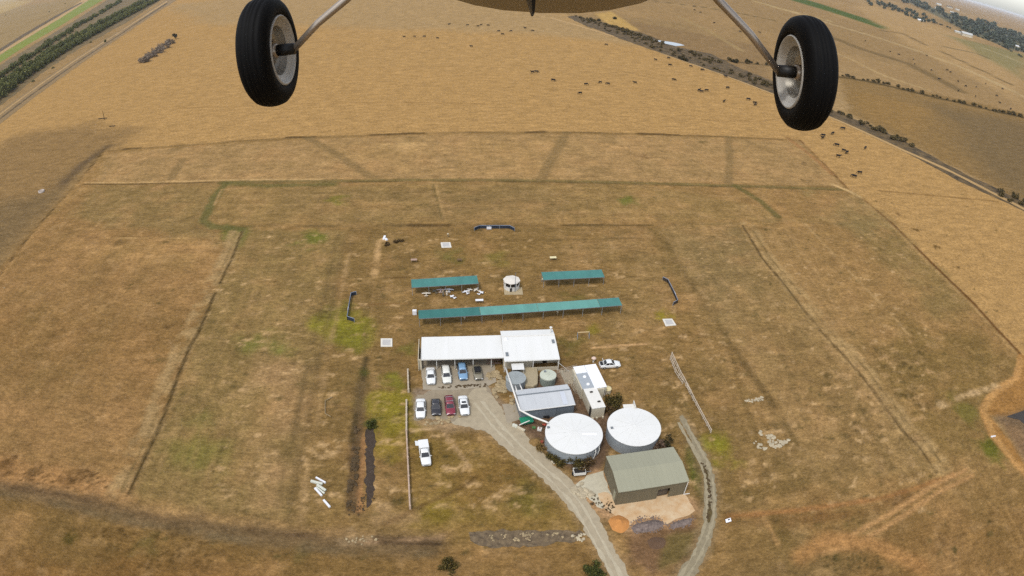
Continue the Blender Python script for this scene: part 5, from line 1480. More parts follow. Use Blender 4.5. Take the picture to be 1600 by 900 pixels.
for (a, b, lb) in (((599.5, 375), (601.5, 369.5), 'white board leaning at the top left corner of the inner field'), ((602, 373.5), (605, 376), 'white board lying beside the leaning one, next to dark tussocks')):
    A_, B_ = g(*a), g(*b)
    beam('white_board', lb, 'board', a, b, 0.6, 0.35, Mw)
q = g(65, 300)
tag(link('water_trough', MB().lathe([(0.01, 0.1), (1.1, 0.1), (1.15, 0.7), (1.4, 0.7), (1.4, 0.0)], 24).mesh('water_trough', mat('pale_trough', S(206, 190, 176), 0.8, vary=0.1), True)), 'pale round stock trough in the greyish paddock at the left', 'trough').location = q
tag(link('stone', MB().add(*[[Vector(v) * 0.35 for v in rock_mesh(0.3)[0]], rock_mesh(0.3)[1]]).mesh('stone', M_stone)), 'white stone at the left edge of the picture near the fence', 'stone').location = g(7, 450)
beam('white_pipe', 'short white pipe at the edge of the dam, far right', 'pipe', (1548, 683), (1555, 682), 0.25, 0.25, Mw)

# dead tree and its fallen limbs in the golden paddock, upper left
q = g(163, 187)
dt = thing('dead_tree', 'bare dead tree standing in the golden paddock at the upper left', 'tree', q)
part(dt, 'trunk', MB().tube([(0, 0, 0), (0.1, 0, 2.5), (-0.4, 0.2, 5.6)], [0.2, 0.14, 0.04], 6).tube([(0.1, 0, 2.5), (0.8, 0.1, 4.6)], [0.1, 0.03], 5), M_dstone)
beam('fallen_log', 'fallen grey log beside the dead tree', 'log', (154, 186), (167, 185), 0.6, 0.4, M_dstone, 0, 'fallen logs')
beam('fallen_log', 'fallen grey log right of the dead tree', 'log', (171, 198), (180, 197), 0.6, 0.4, M_dstone, 0, 'fallen logs')

# model planes and people in front of the left shelter
def model_plane(label, px, rz, span, m, z=0.35):
    q = g(px[0], px[1], z)
    t = thing('model_plane', label, 'model plane', (q.x, q.y, z), rz, 'model planes by the shelter')
    s = span / 2
    part(t, 'fuselage', MB().tube([(0, 0.75, 0), (0, 0.6, 0.02), (0, 0.2, 0.04), (0, -0.4, 0.03), (0, -1.0, 0.03)], [0.06, 0.13, 0.15, 0.1, 0.04], 10), m, True)
    part(t, 'wing', MB().add([(-s, 0.12, 0.15), (0, 0.32, 0.13), (s, 0.12, 0.15), (s, -0.16, 0.15), (0, -0.2, 0.13), (-s, -0.16, 0.15)] + [(-s, 0.12, 0.2), (0, 0.32, 0.2), (s, 0.12, 0.2), (s, -0.16, 0.19), (0, -0.2, 0.19), (-s, -0.16, 0.19)],
         [(5, 4, 1, 0), (4, 3, 2, 1), (6, 7, 10, 11), (7, 8, 9, 10), (0, 1, 7, 6), (1, 2, 8, 7), (2, 3, 9, 8), (3, 4, 10, 9), (4, 5, 11, 10), (5, 0, 6, 11)]), m)
    part(t, 'tailplane', MB().box((0, -0.92, 0.06), (0.8, 0.28, 0.03)), m)
    part(t, 'fin', MB().add([(0, -0.75, 0.05), (0, -1.08, 0.05), (0, -1.08, 0.42), (0, -0.95, 0.42), (0.03, -0.75, 0.05), (0.03, -1.08, 0.05), (0.03, -1.08, 0.42), (0.03, -0.95, 0.42)], [(3, 2, 1, 0), (4, 5, 6, 7), (0, 1, 5, 4), (1, 2, 6, 5), (2, 3, 7, 6), (3, 0, 4, 7)]), m)
    for sx in (-1, 1):
        part(t, 'wheel', MB().lathe([(0.01, -0.03), (0.09, -0.03), (0.09, 0.03), (0.01, 0.03)], 10, (sx * 0.22, 0.3, -0.26), axis='X').tube([(sx * 0.05, 0.3, -0.05), (sx * 0.21, 0.3, -0.26)], 0.015, 5), M_black)
Mcr = mat('cream_film', S(238, 226, 206, 0.64), 0.5, vary=0.04)
Mpk = mat('pale_pink_film', S(236, 212, 206, 0.64), 0.5, vary=0.04)
Mdg = mat('dark_grey_film', S(120, 112, 96), 0.5, vary=0.1)
model_plane('cream model plane leftmost in front of the left shelter', (666, 459), 0.05, 2.1, Mcr)
model_plane('small drab model plane between the cream one and the pinkish one', (679, 455), 0.6, 1.2, Mdg)
model_plane('pale pinkish model plane in front of the middle of the left shelter', (688.5, 453.5), 0.0, 2.2, Mpk)
model_plane('white model plane with a dark canopy next to the pinkish one', (702, 453), -0.15, 2.2, Mw)
model_plane('white model plane at the right part of the left shelter, wing lifted', (728, 456), 0.5, 1.9, Mw)
model_plane('cream model plane close behind the white one, right part of the shelter', (734, 453), -0.4, 1.4, Mcr)
model_plane('cream model plane turned end on near the right end of the left shelter', (744, 453), 1.0, 1.9, Mcr)
model_plane('small white model plane in the open, nearest the long shelter', (706.5, 463.5), 0.8, 1.1, Mw)
model_plane('small white model plane at the right end of the left shelter', (752, 457.5), -0.8, 1.2, Mw)

def solid(mb, voxel, name, m):
    me = mb.mesh(name)
    o = bpy.data.objects.new('tmp', me)
    col.objects.link(o)
    md = o.modifiers.new('r', 'REMESH')
    md.mode = 'VOXEL'
    md.voxel_size = voxel
    sm = o.modifiers.new('s', 'SMOOTH')
    sm.iterations = 3
    dg = bpy.context.evaluated_depsgraph_get()
    out = bpy.data.meshes.new_from_object(o.evaluated_get(dg))
    bpy.data.objects.remove(o)
    out.name = name
    out.materials.clear()
    out.materials.append(m)
    for p in out.polygons:
        p.use_smooth = True
    return out
def person(label, px, rz, top, legs):
    q = g(*px)
    t = thing('person', label, 'person', q, rz)
    b = MB()
    for sx in (-1, 1):
        b.tube([(sx * 0.10, 0, 0.92), (sx * 0.13, 0.02, 0.5), (sx * 0.16, 0, 0.06)], [0.095, 0.07, 0.05], 8)
        b.tube([(sx * 0.16, -0.05, 0.05), (sx * 0.17, 0.16, 0.04)], [0.05, 0.04], 6)
        b.tube([(sx * 0.19, 0, 1.42), (sx * 0.27, 0.02, 1.13), (sx * 0.25, 0.14, 0.9)], [0.06, 0.05, 0.035], 8)
    b.tube([(0, 0, 0.86), (0, 0, 1.1), (0, 0, 1.38), (0, 0, 1.5)], [0.15, 0.14, 0.17, 0.08], 10)
    b.tube([(0, 0, 1.46), (0, 0.01, 1.56)], 0.055, 8)
    b.lathe([(0.01, -0.12), (0.07, -0.09), (0.095, 0), (0.085, 0.08), (0.01, 0.125)], 12, (0, 0.02, 1.64))
    body = link('body', solid(b, 0.03, 'body', mat('skin', S(206, 160, 130), 0.7, vary=0.03)), t)
    part(t, 'shirt', MB().tube([(0, 0, 0.92), (0, 0, 1.1), (0, 0, 1.38), (0, 0, 1.47)], [0.175, 0.165, 0.195, 0.12], 12), top, True)
    for sx in (-1, 1):
        part(t, 'sleeve', MB().tube([(sx * 0.17, 0, 1.43), (sx * 0.25, 0.015, 1.2)], [0.09, 0.075], 8), top, True)
        part(t, 'trouser_leg', MB().tube([(sx * 0.09, 0, 0.95), (sx * 0.13, 0.02, 0.5), (sx * 0.16, 0, 0.1)], [0.125, 0.1, 0.085], 8), legs, True)
    part(t, 'hat', MB().lathe([(0.2, 0.0), (0.19, 0.02), (0.11, 0.03), (0.1, 0.12), (0.01, 0.14)], 14, (0, 0.02, 1.66)), M_wood, True)
person('person in pale clothes standing in front of the left shelter', (698.5, 463), 0.4, Mcr, Mcr)
person('person in grey clothes standing left of the one in pale clothes', (692.5, 463.5), -0.5, mat('grey_cloth', S(150, 142, 124), 0.9, vary=0.08), mat('grey_trousers', S(126, 122, 110), 0.9, vary=0.08))

# ------------------------------------------------------------------ cattle
def cow_mesh(name, down):
    b = MB()
    b.tube([(0, -0.95, 1.05), (0, -0.8, 1.02), (0, -0.3, 0.93), (0, 0.3, 0.93), (0, 0.7, 1.0), (0, 0.9, 1.04)], [0.2, 0.32, 0.38, 0.38, 0.34, 0.22], 12)
    if down:
        b.tube([(0, 0.75, 1.1), (0, 1.15, 0.8), (0, 1.38, 0.48)], [0.24, 0.17, 0.13], 10)
        b.tube([(0, 1.33, 0.55), (0, 1.45, 0.3), (0, 1.5, 0.12)], [0.14, 0.12, 0.08], 10)
        e = (0, 1.32, 0.56)
    else:
        b.tube([(0, 0.75, 1.1), (0, 1.1, 1.3), (0, 1.25, 1.42)], [0.25, 0.18, 0.14], 10)
        b.tube([(0, 1.2, 1.42), (0, 1.45, 1.32), (0, 1.65, 1.2)], [0.15, 0.13, 0.085], 10)
        e = (0, 1.22, 1.5)
    for sx in (-1, 1):
        b.tube([(sx * 0.08, e[1], e[2]), (sx * 0.28, e[1] - 0.05, e[2] + 0.02)], [0.06, 0.03], 6)
        b.tube([(sx * 0.2, 0.62, 0.9), (sx * 0.2, 0.62, 0.42), (sx * 0.2, 0.64, 0.02)], [0.13, 0.075, 0.06], 8)
        b.tube([(sx * 0.2, -0.7, 0.95), (sx * 0.21, -0.6, 0.62), (sx * 0.21, -0.82, 0.4), (sx * 0.21, -0.78, 0.02)], [0.18, 0.12, 0.075, 0.06], 8)
    b.tube([(0, -0.97, 1.2), (0, -1.1, 0.9), (0, -1.08, 0.5)], [0.05, 0.03, 0.045], 6)
    return solid(b, 0.06, name, M_cow)
M_cow = mat('black_hide', S(20, 16, 15), 0.8, vary=0.2)
COWS = [cow_mesh('cow', True), cow_mesh('cow', False)]
herd = [(702, 38.3), (730.8, 39.5), (746.8, 41.3), (751.8, 39.3), (762.5, 39.8), (779.5, 48.8), (785, 54), (798.5, 49), (820.5, 44.3), (832.5, 48.5), (683.8, 60), (736.5, 73), (631.5, 57.8), (647.8, 57.5), (663.3, 57.5),
        (831.8, 113.5), (838, 113), (864.3, 126.3), (906.5, 146.5), (915.5, 132.5), (937.8, 129.5), (949.8, 131.8), (992, 130), (1024.3, 93.8), (1044.3, 91), (1046.6, 102.3), (1052.8, 125.5), (1079, 104), (1097, 110), (947.5, 70.3),
        (1134, 120.5), (1136.4, 138), (1092, 142), (1096, 143.8), (1104, 142.2), (1131, 159.5), (1169, 156), (1179, 161.5), (1179.6, 164.5),
        (1317, 202), (1301, 209.3), (1286, 213), (1285, 216.5), (1307.3, 227.8), (1351.8, 232), (1318, 236.3), (1323, 239.4), (1309.5, 245.2), (1343, 271), (1334, 277)]
far = [(1085, 9.8), (1085, 15.6), (1094.6, 19.6), (1116, 36), (1156, 49.6), (1187, 51), (1352, 64), (1391, 81), (1404, 85.5), (1427, 93), (1448, 87), (1429, 100), (1455, 110), (1480, 110), (1467, 124), (1497, 127.5), (1509, 135), (1525, 136), (1497, 142.5), (1524, 151), (1485, 113), (1540, 131), (1566, 139), (1562, 161), (1579, 171), (1557, 150)]
k_ = 0
for lst, lab, grp, sc in ((herd, 'black cow on the golden paddock beyond the flying field', 'black cattle on the golden paddock', 1.12), (far, 'tiny black cow on the distant paddocks at the upper right', 'black cattle on the distant paddocks', 1.25)):
    for x, y in lst:
        o = link('cow', COWS[0 if random.random() < 0.7 else 1])
        p = g(x, y + 0.8)
        o.location = (p.x, p.y, 0)
        o.rotation_euler.z = random.choice((math.pi / 2, -math.pi / 2)) + random.uniform(-0.7, 0.7)
        s_ = sc * random.uniform(0.92, 1.08)
        o.scale = (s_, s_, s_)
        tag(o, lab, 'cow', grp)

# ------------------------------------------------------------------ trees, shrubs, hedges
def cloud_mesh(name, clumps, n, size, m, trunk=None, mt=None, rng=None, flat=1.0, dens=2.0):
    rng = rng or RNG
    vs, fs = [], []
    w = np.array([c[1] ** 2 for c in clumps]); w = w / w.sum()
    which = rng.choice(len(clumps), n, p=w)
    for k in which:
        (cx, cy, cz), r = clumps[k]
        d = rng.normal(size=3); d /= np.linalg.norm(d)
        rr = r * rng.random() ** (1 / dens)
        p = np.array([cx, cy, cz]) + d * rr * np.array([1, 1, flat])
        if p[2] < 0.05:
            p[2] = 0.05 + 0.2 * rng.random()
        nrm = d + rng.normal(size=3) * 0.7; nrm /= np.linalg.norm(nrm)
        a = np.cross(nrm, rng.normal(size=3)); a /= np.linalg.norm(a) + 1e-9
        b = np.cross(nrm, a)
        s = size * rng.uniform(0.6, 1.4)
        i = len(vs)
        vs += [p + a * s, p + b * s * 0.7, p - a * s * 0.9, p - b * s * 0.6]
        fs.append((i, i + 1, i + 2, i + 3))
    me = bpy.data.meshes.new(name)
    nl = len(fs)
    if trunk:
        t = MB()
        for pts, rad in trunk:
            t.tube(pts, rad, 6)
        off = len(vs)
        vs += [np.array(v) for v in t.v]
        fs += [tuple(i + off for i in f) for f in t.f]
    me.from_pydata([tuple(v) for v in vs], [], fs)
    me.materials.append(m)
    if trunk:
        me.materials.append(mt)
        mi = np.zeros(len(fs), np.int32); mi[nl:] = 1
        me.polygons.foreach_set('material_index', mi)
    return me
M_trunk = mat('bark', S(92, 78, 62), 0.95, vary=0.2)
Lf_hedge = leaf_mat('hedge_leaves', S(74, 80, 42), S(112, 116, 62), S(152, 150, 90))
Lf_dark = leaf_mat('dark_leaves', S(46, 42, 26), S(66, 60, 36), S(92, 84, 50))
Lf_far = leaf_mat('blue_green_leaves', S(70, 80, 66), S(92, 102, 84), S(120, 126, 104))
Lf_shrub = leaf_mat('olive_leaves', S(52, 46, 20), S(86, 76, 34), S(120, 104, 52))
Lf_brown = leaf_mat('bronze_leaves', S(64, 48, 28), S(96, 76, 44), S(128, 104, 66))
Lf_green = leaf_mat('green_leaves', S(50, 56, 24), S(78, 84, 36), S(112, 112, 54))
Lf_dead = leaf_mat('dead_twigs', S(124, 110, 98), S(152, 136, 118), S(180, 162, 140))
Lf_straw = leaf_mat('straw_leaves', S(120, 96, 50), S(150, 120, 68), S(176, 146, 92))

def clumps(n, R, H, z0=0.3, rmin=0.3, rmax=0.5):
    out = []
    for _ in range(n):
        a, d = random.uniform(0, 6.28), R * math.sqrt(random.random()) * 0.75
        z = z0 * H + (1 - z0) * H * random.random() * (1 - 0.4 * d / R)
        out.append(((d * math.cos(a), d * math.sin(a), z * 0.85), R * random.uniform(rmin, rmax)))
    return out
def shrub(label, px, R, H, lf, n=900, size=0.16, name='shrub', group=None, rz=0.0, sx=1.0):
    q = g(*px)
    t = thing(name, label, 'shrub', q, rz, group)
    cl = clumps(10, R, H, 0.25, 0.28, 0.48) if lf is not Lf_dead else clumps(30, R * 1.1, H * 1.15, 0.05, 0.14, 0.3)
    link('foliage', cloud_mesh('foliage', cl, n, size, lf), t).scale = (sx, 1, 1)
    st = MB()
    for k in range(4):
        a = k * 1.7
        st.tube([(0.05 * math.cos(a), 0.05 * math.sin(a), 0), (R * 0.45 * math.cos(a), R * 0.45 * math.sin(a), H * 0.6)], [0.06, 0.02], 5)
    part(t, 'stem', st, M_trunk)
    return t
gs_ = 'shrubs below the left big tank'
shrub('bronze shrub leftmost of the row below the left big tank', (864, 716), 1.5, 1.5, Lf_shrub, 700, 0.13, group=gs_)
shrub('olive shrub second from left in the row below the big tank', (879, 722), 1.8, 1.7, Lf_shrub, 1000, 0.14, group=gs_)
shrub('dense olive green shrub right above the white trailer', (897, 727), 1.9, 1.8, Lf_shrub, 1100, 0.14, group=gs_)
shrub('reddish brown shrub at the right end of the row below the big tank', (917, 731), 1.8, 1.8, Lf_brown, 1000, 0.14, group=gs_)
shrub('brown green shrub between the toilet block and the right big tank', (958, 634), 2.2, 1.7, Lf_shrub, 1500, 0.16)
shrub('dark brown shrub in the gap left of the right big tank', (952, 646), 1.3, 1.2, Lf_brown, 600, 0.15)
shrub('dark olive shrub at the right side of the right big tank', (1041, 696), 1.4, 2.2, Lf_dark, 800, 0.13)
shrub('pinkish brown shrub between the right big tank and the olive shed', (1028, 701), 1.5, 1.8, leaf_mat('pink_brown_leaves', S(96, 76, 60), S(126, 102, 84), S(156, 132, 108)), 800, 0.13)
shrub('straw coloured bush right of the right big tank', (1051, 704), 1.0, 0.9, Lf_straw, 500, 0.13)
shrub('dark round bush on the grass at the bottom edge', (700, 888), 1.6, 1.0, Lf_shrub, 800, 0.14)
shrub('green bush left of the gravel road at the bottom edge', (930, 895), 2.0, 1.5, Lf_green, 1400, 0.15)
shrub('small green bush at the top of the dark drain', (581, 665), 1.3, 0.8, Lf_green, 700, 0.12)
shrub('straw bush on the bank beside the road', (846, 702), 1.2, 0.9, Lf_straw, 600, 0.12)
gt = 'dark tussocks at the corner of the inner field'
shrub('dark brown tussock left of the three by the white boards', (605, 382.5), 1.0, 0.7, Lf_brown, 400, 0.14, 'tussock', gt)
shrub('dark brown tussock in the middle of the three', (620, 378.5), 1.0, 0.7, Lf_brown, 400, 0.14, 'tussock', gt)
shrub('smallest dark brown tussock, right of the three', (628, 377.5), 0.7, 0.5, Lf_brown, 300, 0.14, 'tussock', gt)
# dead scrub with one dark tree in the golden paddock
gd = 'dead scrub in the golden paddock'
for i, (x, y, R_, lb) in enumerate(((226, 97, 4.5, 'grey dead scrub at the near end of the line in the golden paddock'), (236, 90, 5, 'grey dead scrub second from the near end of the line'), (246, 83, 5.5, 'grey dead scrub in the middle of the line'), (256, 76, 5.5, 'grey dead scrub fourth in the line towards the dark tree'), (266, 69, 4.5, 'grey dead scrub right beside the dark tree'))):
    shrub(lb, (x, y), R_ * 1.3, R_ * 1.15, Lf_dead, 2600, 0.34, 'dead_scrub', gd)
def tree(name, label, px, R, H, lf, n, size, group=None, trunk_h=0.3):
    q = g(*px)
    t = thing(name, label, 'tree', q, random.uniform(0, 6), group)
    cl = clumps(12, R, H, trunk_h + 0.1, 0.3, 0.5)
    link('crown', cloud_mesh('crown', cl, n, size, lf), t)
    tk = MB().tube([(0, 0, 0), (0.05, 0, H * 0.35), (0, 0.1, H * 0.75)], [H * 0.03, H * 0.022, H * 0.006], 7)
    for c_, r_ in cl[:5]:
        tk.tube([(0.03, 0, H * 0.3), c_], [H * 0.014, H * 0.004], 5)
    part(t, 'trunk', tk, M_trunk)
    return t
tree('dark_tree', 'small dark evergreen tree at the far end of the dead scrub', (274, 61), 3.0, 6.5, Lf_dark, 1500, 0.35)
tree('roadside_tree', 'small dark tree beside the dirt road at the upper left', (166, 67), 2.2, 4.5, Lf_hedge, 700, 0.3)

# hedgerows along the road at the upper left
def along(px, spacing, jitter):
    P = G(px)
    s = np.r_[0, np.cumsum(np.linalg.norm(np.diff(P, axis=0), axis=1))]
    t = np.arange(0, s[-1], spacing)
    out = np.stack([np.interp(t, s, P[:, 0]), np.interp(t, s, P[:, 1])], 1)
    return out + RNG.normal(size=out.shape) * jitter
def bush_variants(name, lf, k, R, H, n, size):
    return [cloud_mesh(name, clumps(9, R, H, 0.25, 0.32, 0.52), n, size, lf, [([(0, 0, 0), (0, 0, H * 0.5)], [0.18, 0.08])], M_trunk) for _ in range(k)]
HB = bush_variants('hedge_tree', Lf_hedge, 5, 4.2, 5.2, 900, 0.42)
def plant_line(pts, var, lab, cat, grp, s0, s1, name):
    for x, y in pts:
        o = link(name, random.choice(var))
        o.location = (x, y, 0)
        o.rotation_euler.z = random.uniform(0, 6.28)
        s_ = random.uniform(s0, s1)
        o.scale = (s_, s_, s_ * random.uniform(0.85, 1.2))
        tag(o, lab, cat, grp)
near_px = [(-24, 172), (0, 152), (40, 122), (80, 94), (120, 70), (160, 47), (200, 25), (240, 4), (258, -6)]
plant_line(along(near_px, 7.0, 1.0), HB, 'dark green hedge tree in the dense row along the dirt road', 'tree', 'hedge trees in the row along the road', 1.25, 1.75, 'hedge_tree')
mid_px = [(-24, 158), (0, 140), (40, 111), (80, 84), (120, 61), (160, 38), (200, 17), (236, -2)]
plant_line(along(mid_px, 8.0, 1.5), HB, 'dark green hedge tree in the dense row along the dirt road', 'tree', 'hedge trees in the row along the road', 1.1, 1.6, 'hedge_tree')
far_px = [(-20, 135), (0, 122), (30, 102), (60, 82), (90, 62), (125, 40), (160, 20), (190, 2)]
pts = along(far_px, 9.0, 2.2)
plant_line([p for p in pts if random.random() < 0.85], HB, 'shrubby hedge tree in the looser row beside the green strip', 'tree', 'hedge trees in the row beside the green strip', 0.9, 1.5, 'hedge_tree')
for (x, y, lb) in ((77, 19, 'dark bush in the pale field beyond the green strip'), (9, 24, 'dark bush at the left edge of the pale field'), (102, 6, 'dark bush in the pale field at the top edge')):
    o = link('field_bush', HB[0]); p = g(x, y); o.location = p; o.scale = (0.7, 0.7, 0.6)
    tag(o, lb, 'bush', 'bushes in the pale field')
for (x, y, lb) in ((83, 107, 'small bush beside the dirt road, nearest the camera'), (52, 128, 'small bush at the foot of the road hedge near the left edge'), (142, 67, 'small bush between the dirt road and hedge')):
    o = link('road_bush', HB[1]); p = g(x, y); o.location = p; o.scale = (0.4, 0.4, 0.35)
    tag(o, lb, 'bush', 'bushes along the dirt road')

# scrub on the levee
SB = bush_variants('levee_shrub', leaf_mat('levee_leaves', S(74, 64, 38), S(104, 90, 54), S(136, 116, 74)), 4, 2.2, 2.0, 420, 0.34)
LB = G([(905, 27), (960, 43), (1020, 63), (1075, 83), (1140, 106), (1208, 134), (1300, 176), (1400, 219), (1500, 272), (1610, 328)])
lp = along([(905, 27), (960, 43), (1020, 63), (1075, 83), (1140, 106), (1208, 134), (1300, 174), (1400, 216), (1500, 268), (1640, 338)], 4.2, 3.0)
dens = fbm(lp[:, 0], lp[:, 1], 40, 91, 3)
plant_line([p for p, d in zip(lp, dens) if d > -0.12], SB, 'low brown scrub bush on the levee across the upper right', 'shrub', 'scrub bushes on the levee', 0.45, 1.2, 'levee_shrub')
lev = [(905, 26), (960, 42), (1010, 56), (1060, 76), (1110, 87), (1160, 110), (1210, 130), (1300, 174), (1400, 216), (1500, 270), (1620, 328), (1620, 336), (1500, 280), (1400, 227), (1300, 182), (1210, 144), (1140, 117), (1072, 94), (1030, 79), (960, 54), (910, 36)]
PL = G(lev)
ql = RNG.uniform(PL.min(0), PL.max(0), (9000, 2))
ql = ql[(poly_dist([tuple(p) for p in PL], ql[:, 0], ql[:, 1]) > 0) & (fbm(ql[:, 0], ql[:, 1], 26, 93, 3) > -0.02)][:170]
plant_line(ql, SB, 'low brown scrub bush on the levee across the upper right', 'shrub', 'scrub bushes on the levee', 0.3, 0.8, 'levee_shrub')
DB = bush_variants('levee_shrub', Lf_dark, 3, 2.4, 2.4, 420, 0.36)
plant_line(G([(1062, 92), (1068, 94), (1072, 95), (1145, 97), (1150, 98), (1168, 98), (1172, 98), (960, 30), (935, 33)]), DB, 'dark bush beside the drain at the upper right', 'shrub', 'dark bushes beside the drain', 0.7, 1.1, 'drain_bush')
tl = along([(1310, 118), (1345, 124), (1380, 131), (1420, 141), (1460, 151), (1500, 160), (1550, 172), (1610, 186)], 5, 1.6)
plant_line(tl, SB, 'low brown scrub bush on the ditch line at the far right', 'shrub', 'scrub bushes on the ditch line', 0.6, 1.2, 'ditch_shrub')
tl = along([(1135, 94), (1170, 99), (1215, 103)], 8, 1.5)
plant_line(tl, SB, 'low brown scrub bush on the ditch line left of the right wheel', 'shrub', 'scrub bushes left of the right wheel', 0.5, 0.9, 'ditch_shrub')

# distant tree belt and houses, upper right
FT = [cloud_mesh('distant_tree', clumps(9, 5.5, 12, 0.3, 0.35, 0.55), 260, 1.25, Lf_far, [([(0, 0, 0), (0, 0, 7)], [0.4, 0.2])], M_trunk) for _ in range(5)]
def z4(P):
    return [(1360 + x / 6.667, y / 6.667) for x, y in P]
def scatter_px(px, n):
    P = np.array(px)
    lo, hi = P.min(0), P.max(0)
    q = RNG.uniform(lo, hi, (n * 15, 2))
    ok = poly_dist([tuple(p) for p in px], q[:, 0], q[:, 1]) > 0
    return q[ok][:n]
beltA = z4([(200, -25), (400, -20), (620, 60), (700, 95), (1000, 195), (1260, 250), (1400, 310), (1640, 400), (1640, 570), (1480, 530), (1300, 440), (1050, 350), (900, 280), (700, 150), (420, 50)])
beltB = z4([(-60, -20), (130, 25), (250, 60), (500, 125), (640, 200), (670, 238), (560, 235), (400, 175), (330, 135), (200, 100), (100, 75), (-60, 40)])
nT = 0
for px, n, w_ in ((beltA, 200, 7.4), (beltB, 60, 5.2)):
    for x, y in scatter_px(px, n):
        p = g(x, y + 1.5)
        D = math.hypot(p.x, p.y)
        o = link('distant_tree', random.choice(FT))
        o.location = p
        s_ = min(3.4, max(0.7, w_ * random.uniform(0.8, 1.3) * D / 971 / 11))
        o.scale = (s_ * 1.15, s_ * 1.15, s_ * 0.8)
        o.rotation_euler.z = random.uniform(0, 6)
        tag(o, 'blue green tree in the distant belt at the top right', 'tree', 'trees in the distant belt')
tl = z4([(660, 238), (760, 270), (900, 325), (1000, 350), (1100, 375), (1200, 410), (1300, 450), (1400, 500), (1500, 560), (1600, 610)])
for i in range(len(tl) - 1):
    for k in range(3):
        f = random.random()
        p = g(tl[i][0] + (tl[i + 1][0] - tl[i][0]) * f, tl[i][1] + (tl[i + 1][1] - tl[i][1]) * f + random.uniform(-.5, .5))
        o = link('distant_tree', random.choice(FT)); o.location = p
        s_ = max(0.5, 2.4 * math.hypot(p.x, p.y) / 971 / 11 * random.uniform(0.7, 1.2)); o.scale = (s_ * 1.3, s_ * 1.3, s_ * 0.7)
        tag(o, 'small tree of the thin line in front of the distant belt', 'tree', 'trees of the thin distant line')
hs = [(520, 222, 'white house at the end of the lower distant tree belt', 55, 1), (1410, 385, 'pale house among distant trees at the right edge', 34, 0), (1440, 482, 'pale house below the distant belt, left of a pair', 40, 0), (1530, 492, 'white house below the distant belt, right of a pair', 46, 1),
      (690, 92, 'pale shed above the upper tree belt, leftmost', 40, 0), (712, 55, 'long pale shed behind the leftmost one', 50, 0), (850, 138, 'pale house above the middle of the upper belt', 46, 0), (822, 84, 'brown roofed shed farthest up among the distant houses', 56, 2), (905, 110, 'small pale house right of the brown roofed shed', 40, 0),
      (1000, 380, 'long low pale glasshouse in front of the distant belt', 110, 0), (905, 345, 'short low pale shed left of the long glasshouse', 60, 0)]
hm = [mat('distant_pale_roof', S(206, 206, 200, 0.6), 0.7, vary=0.04), mat('distant_white_roof', S(244, 244, 244, 0.68), 0.7, vary=0.03), mat('distant_brown_roof', S(120, 108, 96), 0.8, vary=0.05)]
for x, y, lb, wpx, mi in hs:
    px = z4([(x, y)])[0]
    p = g(*px)
    D = p.xy.length
    W_ = wpx / 6.667 * D / 971
    H_, D_ = W_ * 0.22, W_ * 0.6
    t = thing('distant_house', lb, 'house', p, -0.45, 'distant houses')
    part(t, 'wall', MB().box((0, 0, H_ / 2), (W_, D_, H_)), M_cream)
    part(t, 'roof', MB().add([(-W_ * .53, -D_ * .55, H_), (W_ * .53, -D_ * .55, H_), (W_ * .53, D_ * .55, H_), (-W_ * .53, D_ * .55, H_), (-W_ * .53, 0, H_ * 1.7), (W_ * .53, 0, H_ * 1.7)], [(3, 2, 1, 0), (0, 1, 5, 4), (2, 3, 4, 5), (1, 2, 5), (3, 0, 4)]), hm[mi])

# ------------------------------------------------------------------ the aircraft overhead: belly, landing gear wires and two wheels
M_rub = mat('black_rubber', S(14, 13, 13, 0.4), 0.7, vary=0.15, scale=6, spec=0.12)
M_rim = mat('brushed_aluminium', S(206, 202, 194, 0.62), 0.45, metal=0.05, vary=0.04, scale=7, detail=6)
M_dish = mat('dull_aluminium', S(200, 194, 182, 0.64), 0.38, metal=0.55, vary=0.24, scale=16, detail=5)
M_wire = mat('steel_wire', S(190, 176, 160, 0.6), 0.35, metal=0.7, vary=0.08)
M_blk = mat('black_collar', S(30, 28, 26, 0.5), 0.5, vary=0.1)
M_belly = mat('ivory_belly', S(190, 176, 148, 0.5), 0.7, vary=0.03, scale=0.8, spec=0.15)
def cam_pt(px, py, dist):
    return Vector(rays([(px, py)])[0]) * dist + Vector((0, 0, CAM_H))
def cdir(x, y, z):
    """a direction given as right / up / forward of the aircraft's level attitude"""
    return (CAM_R @ Vector((x, y, -z))).normalized()
wl, wr = cam_pt(420.5, 80.5, 2.28), cam_pt(1255.5, 114.0, 2.25)
org = (wl + wr) / 2
ac = thing('aircraft', 'light aircraft overhead showing its belly, wire landing gear and two black wheels', 'aircraft', org)
RT = 0.2
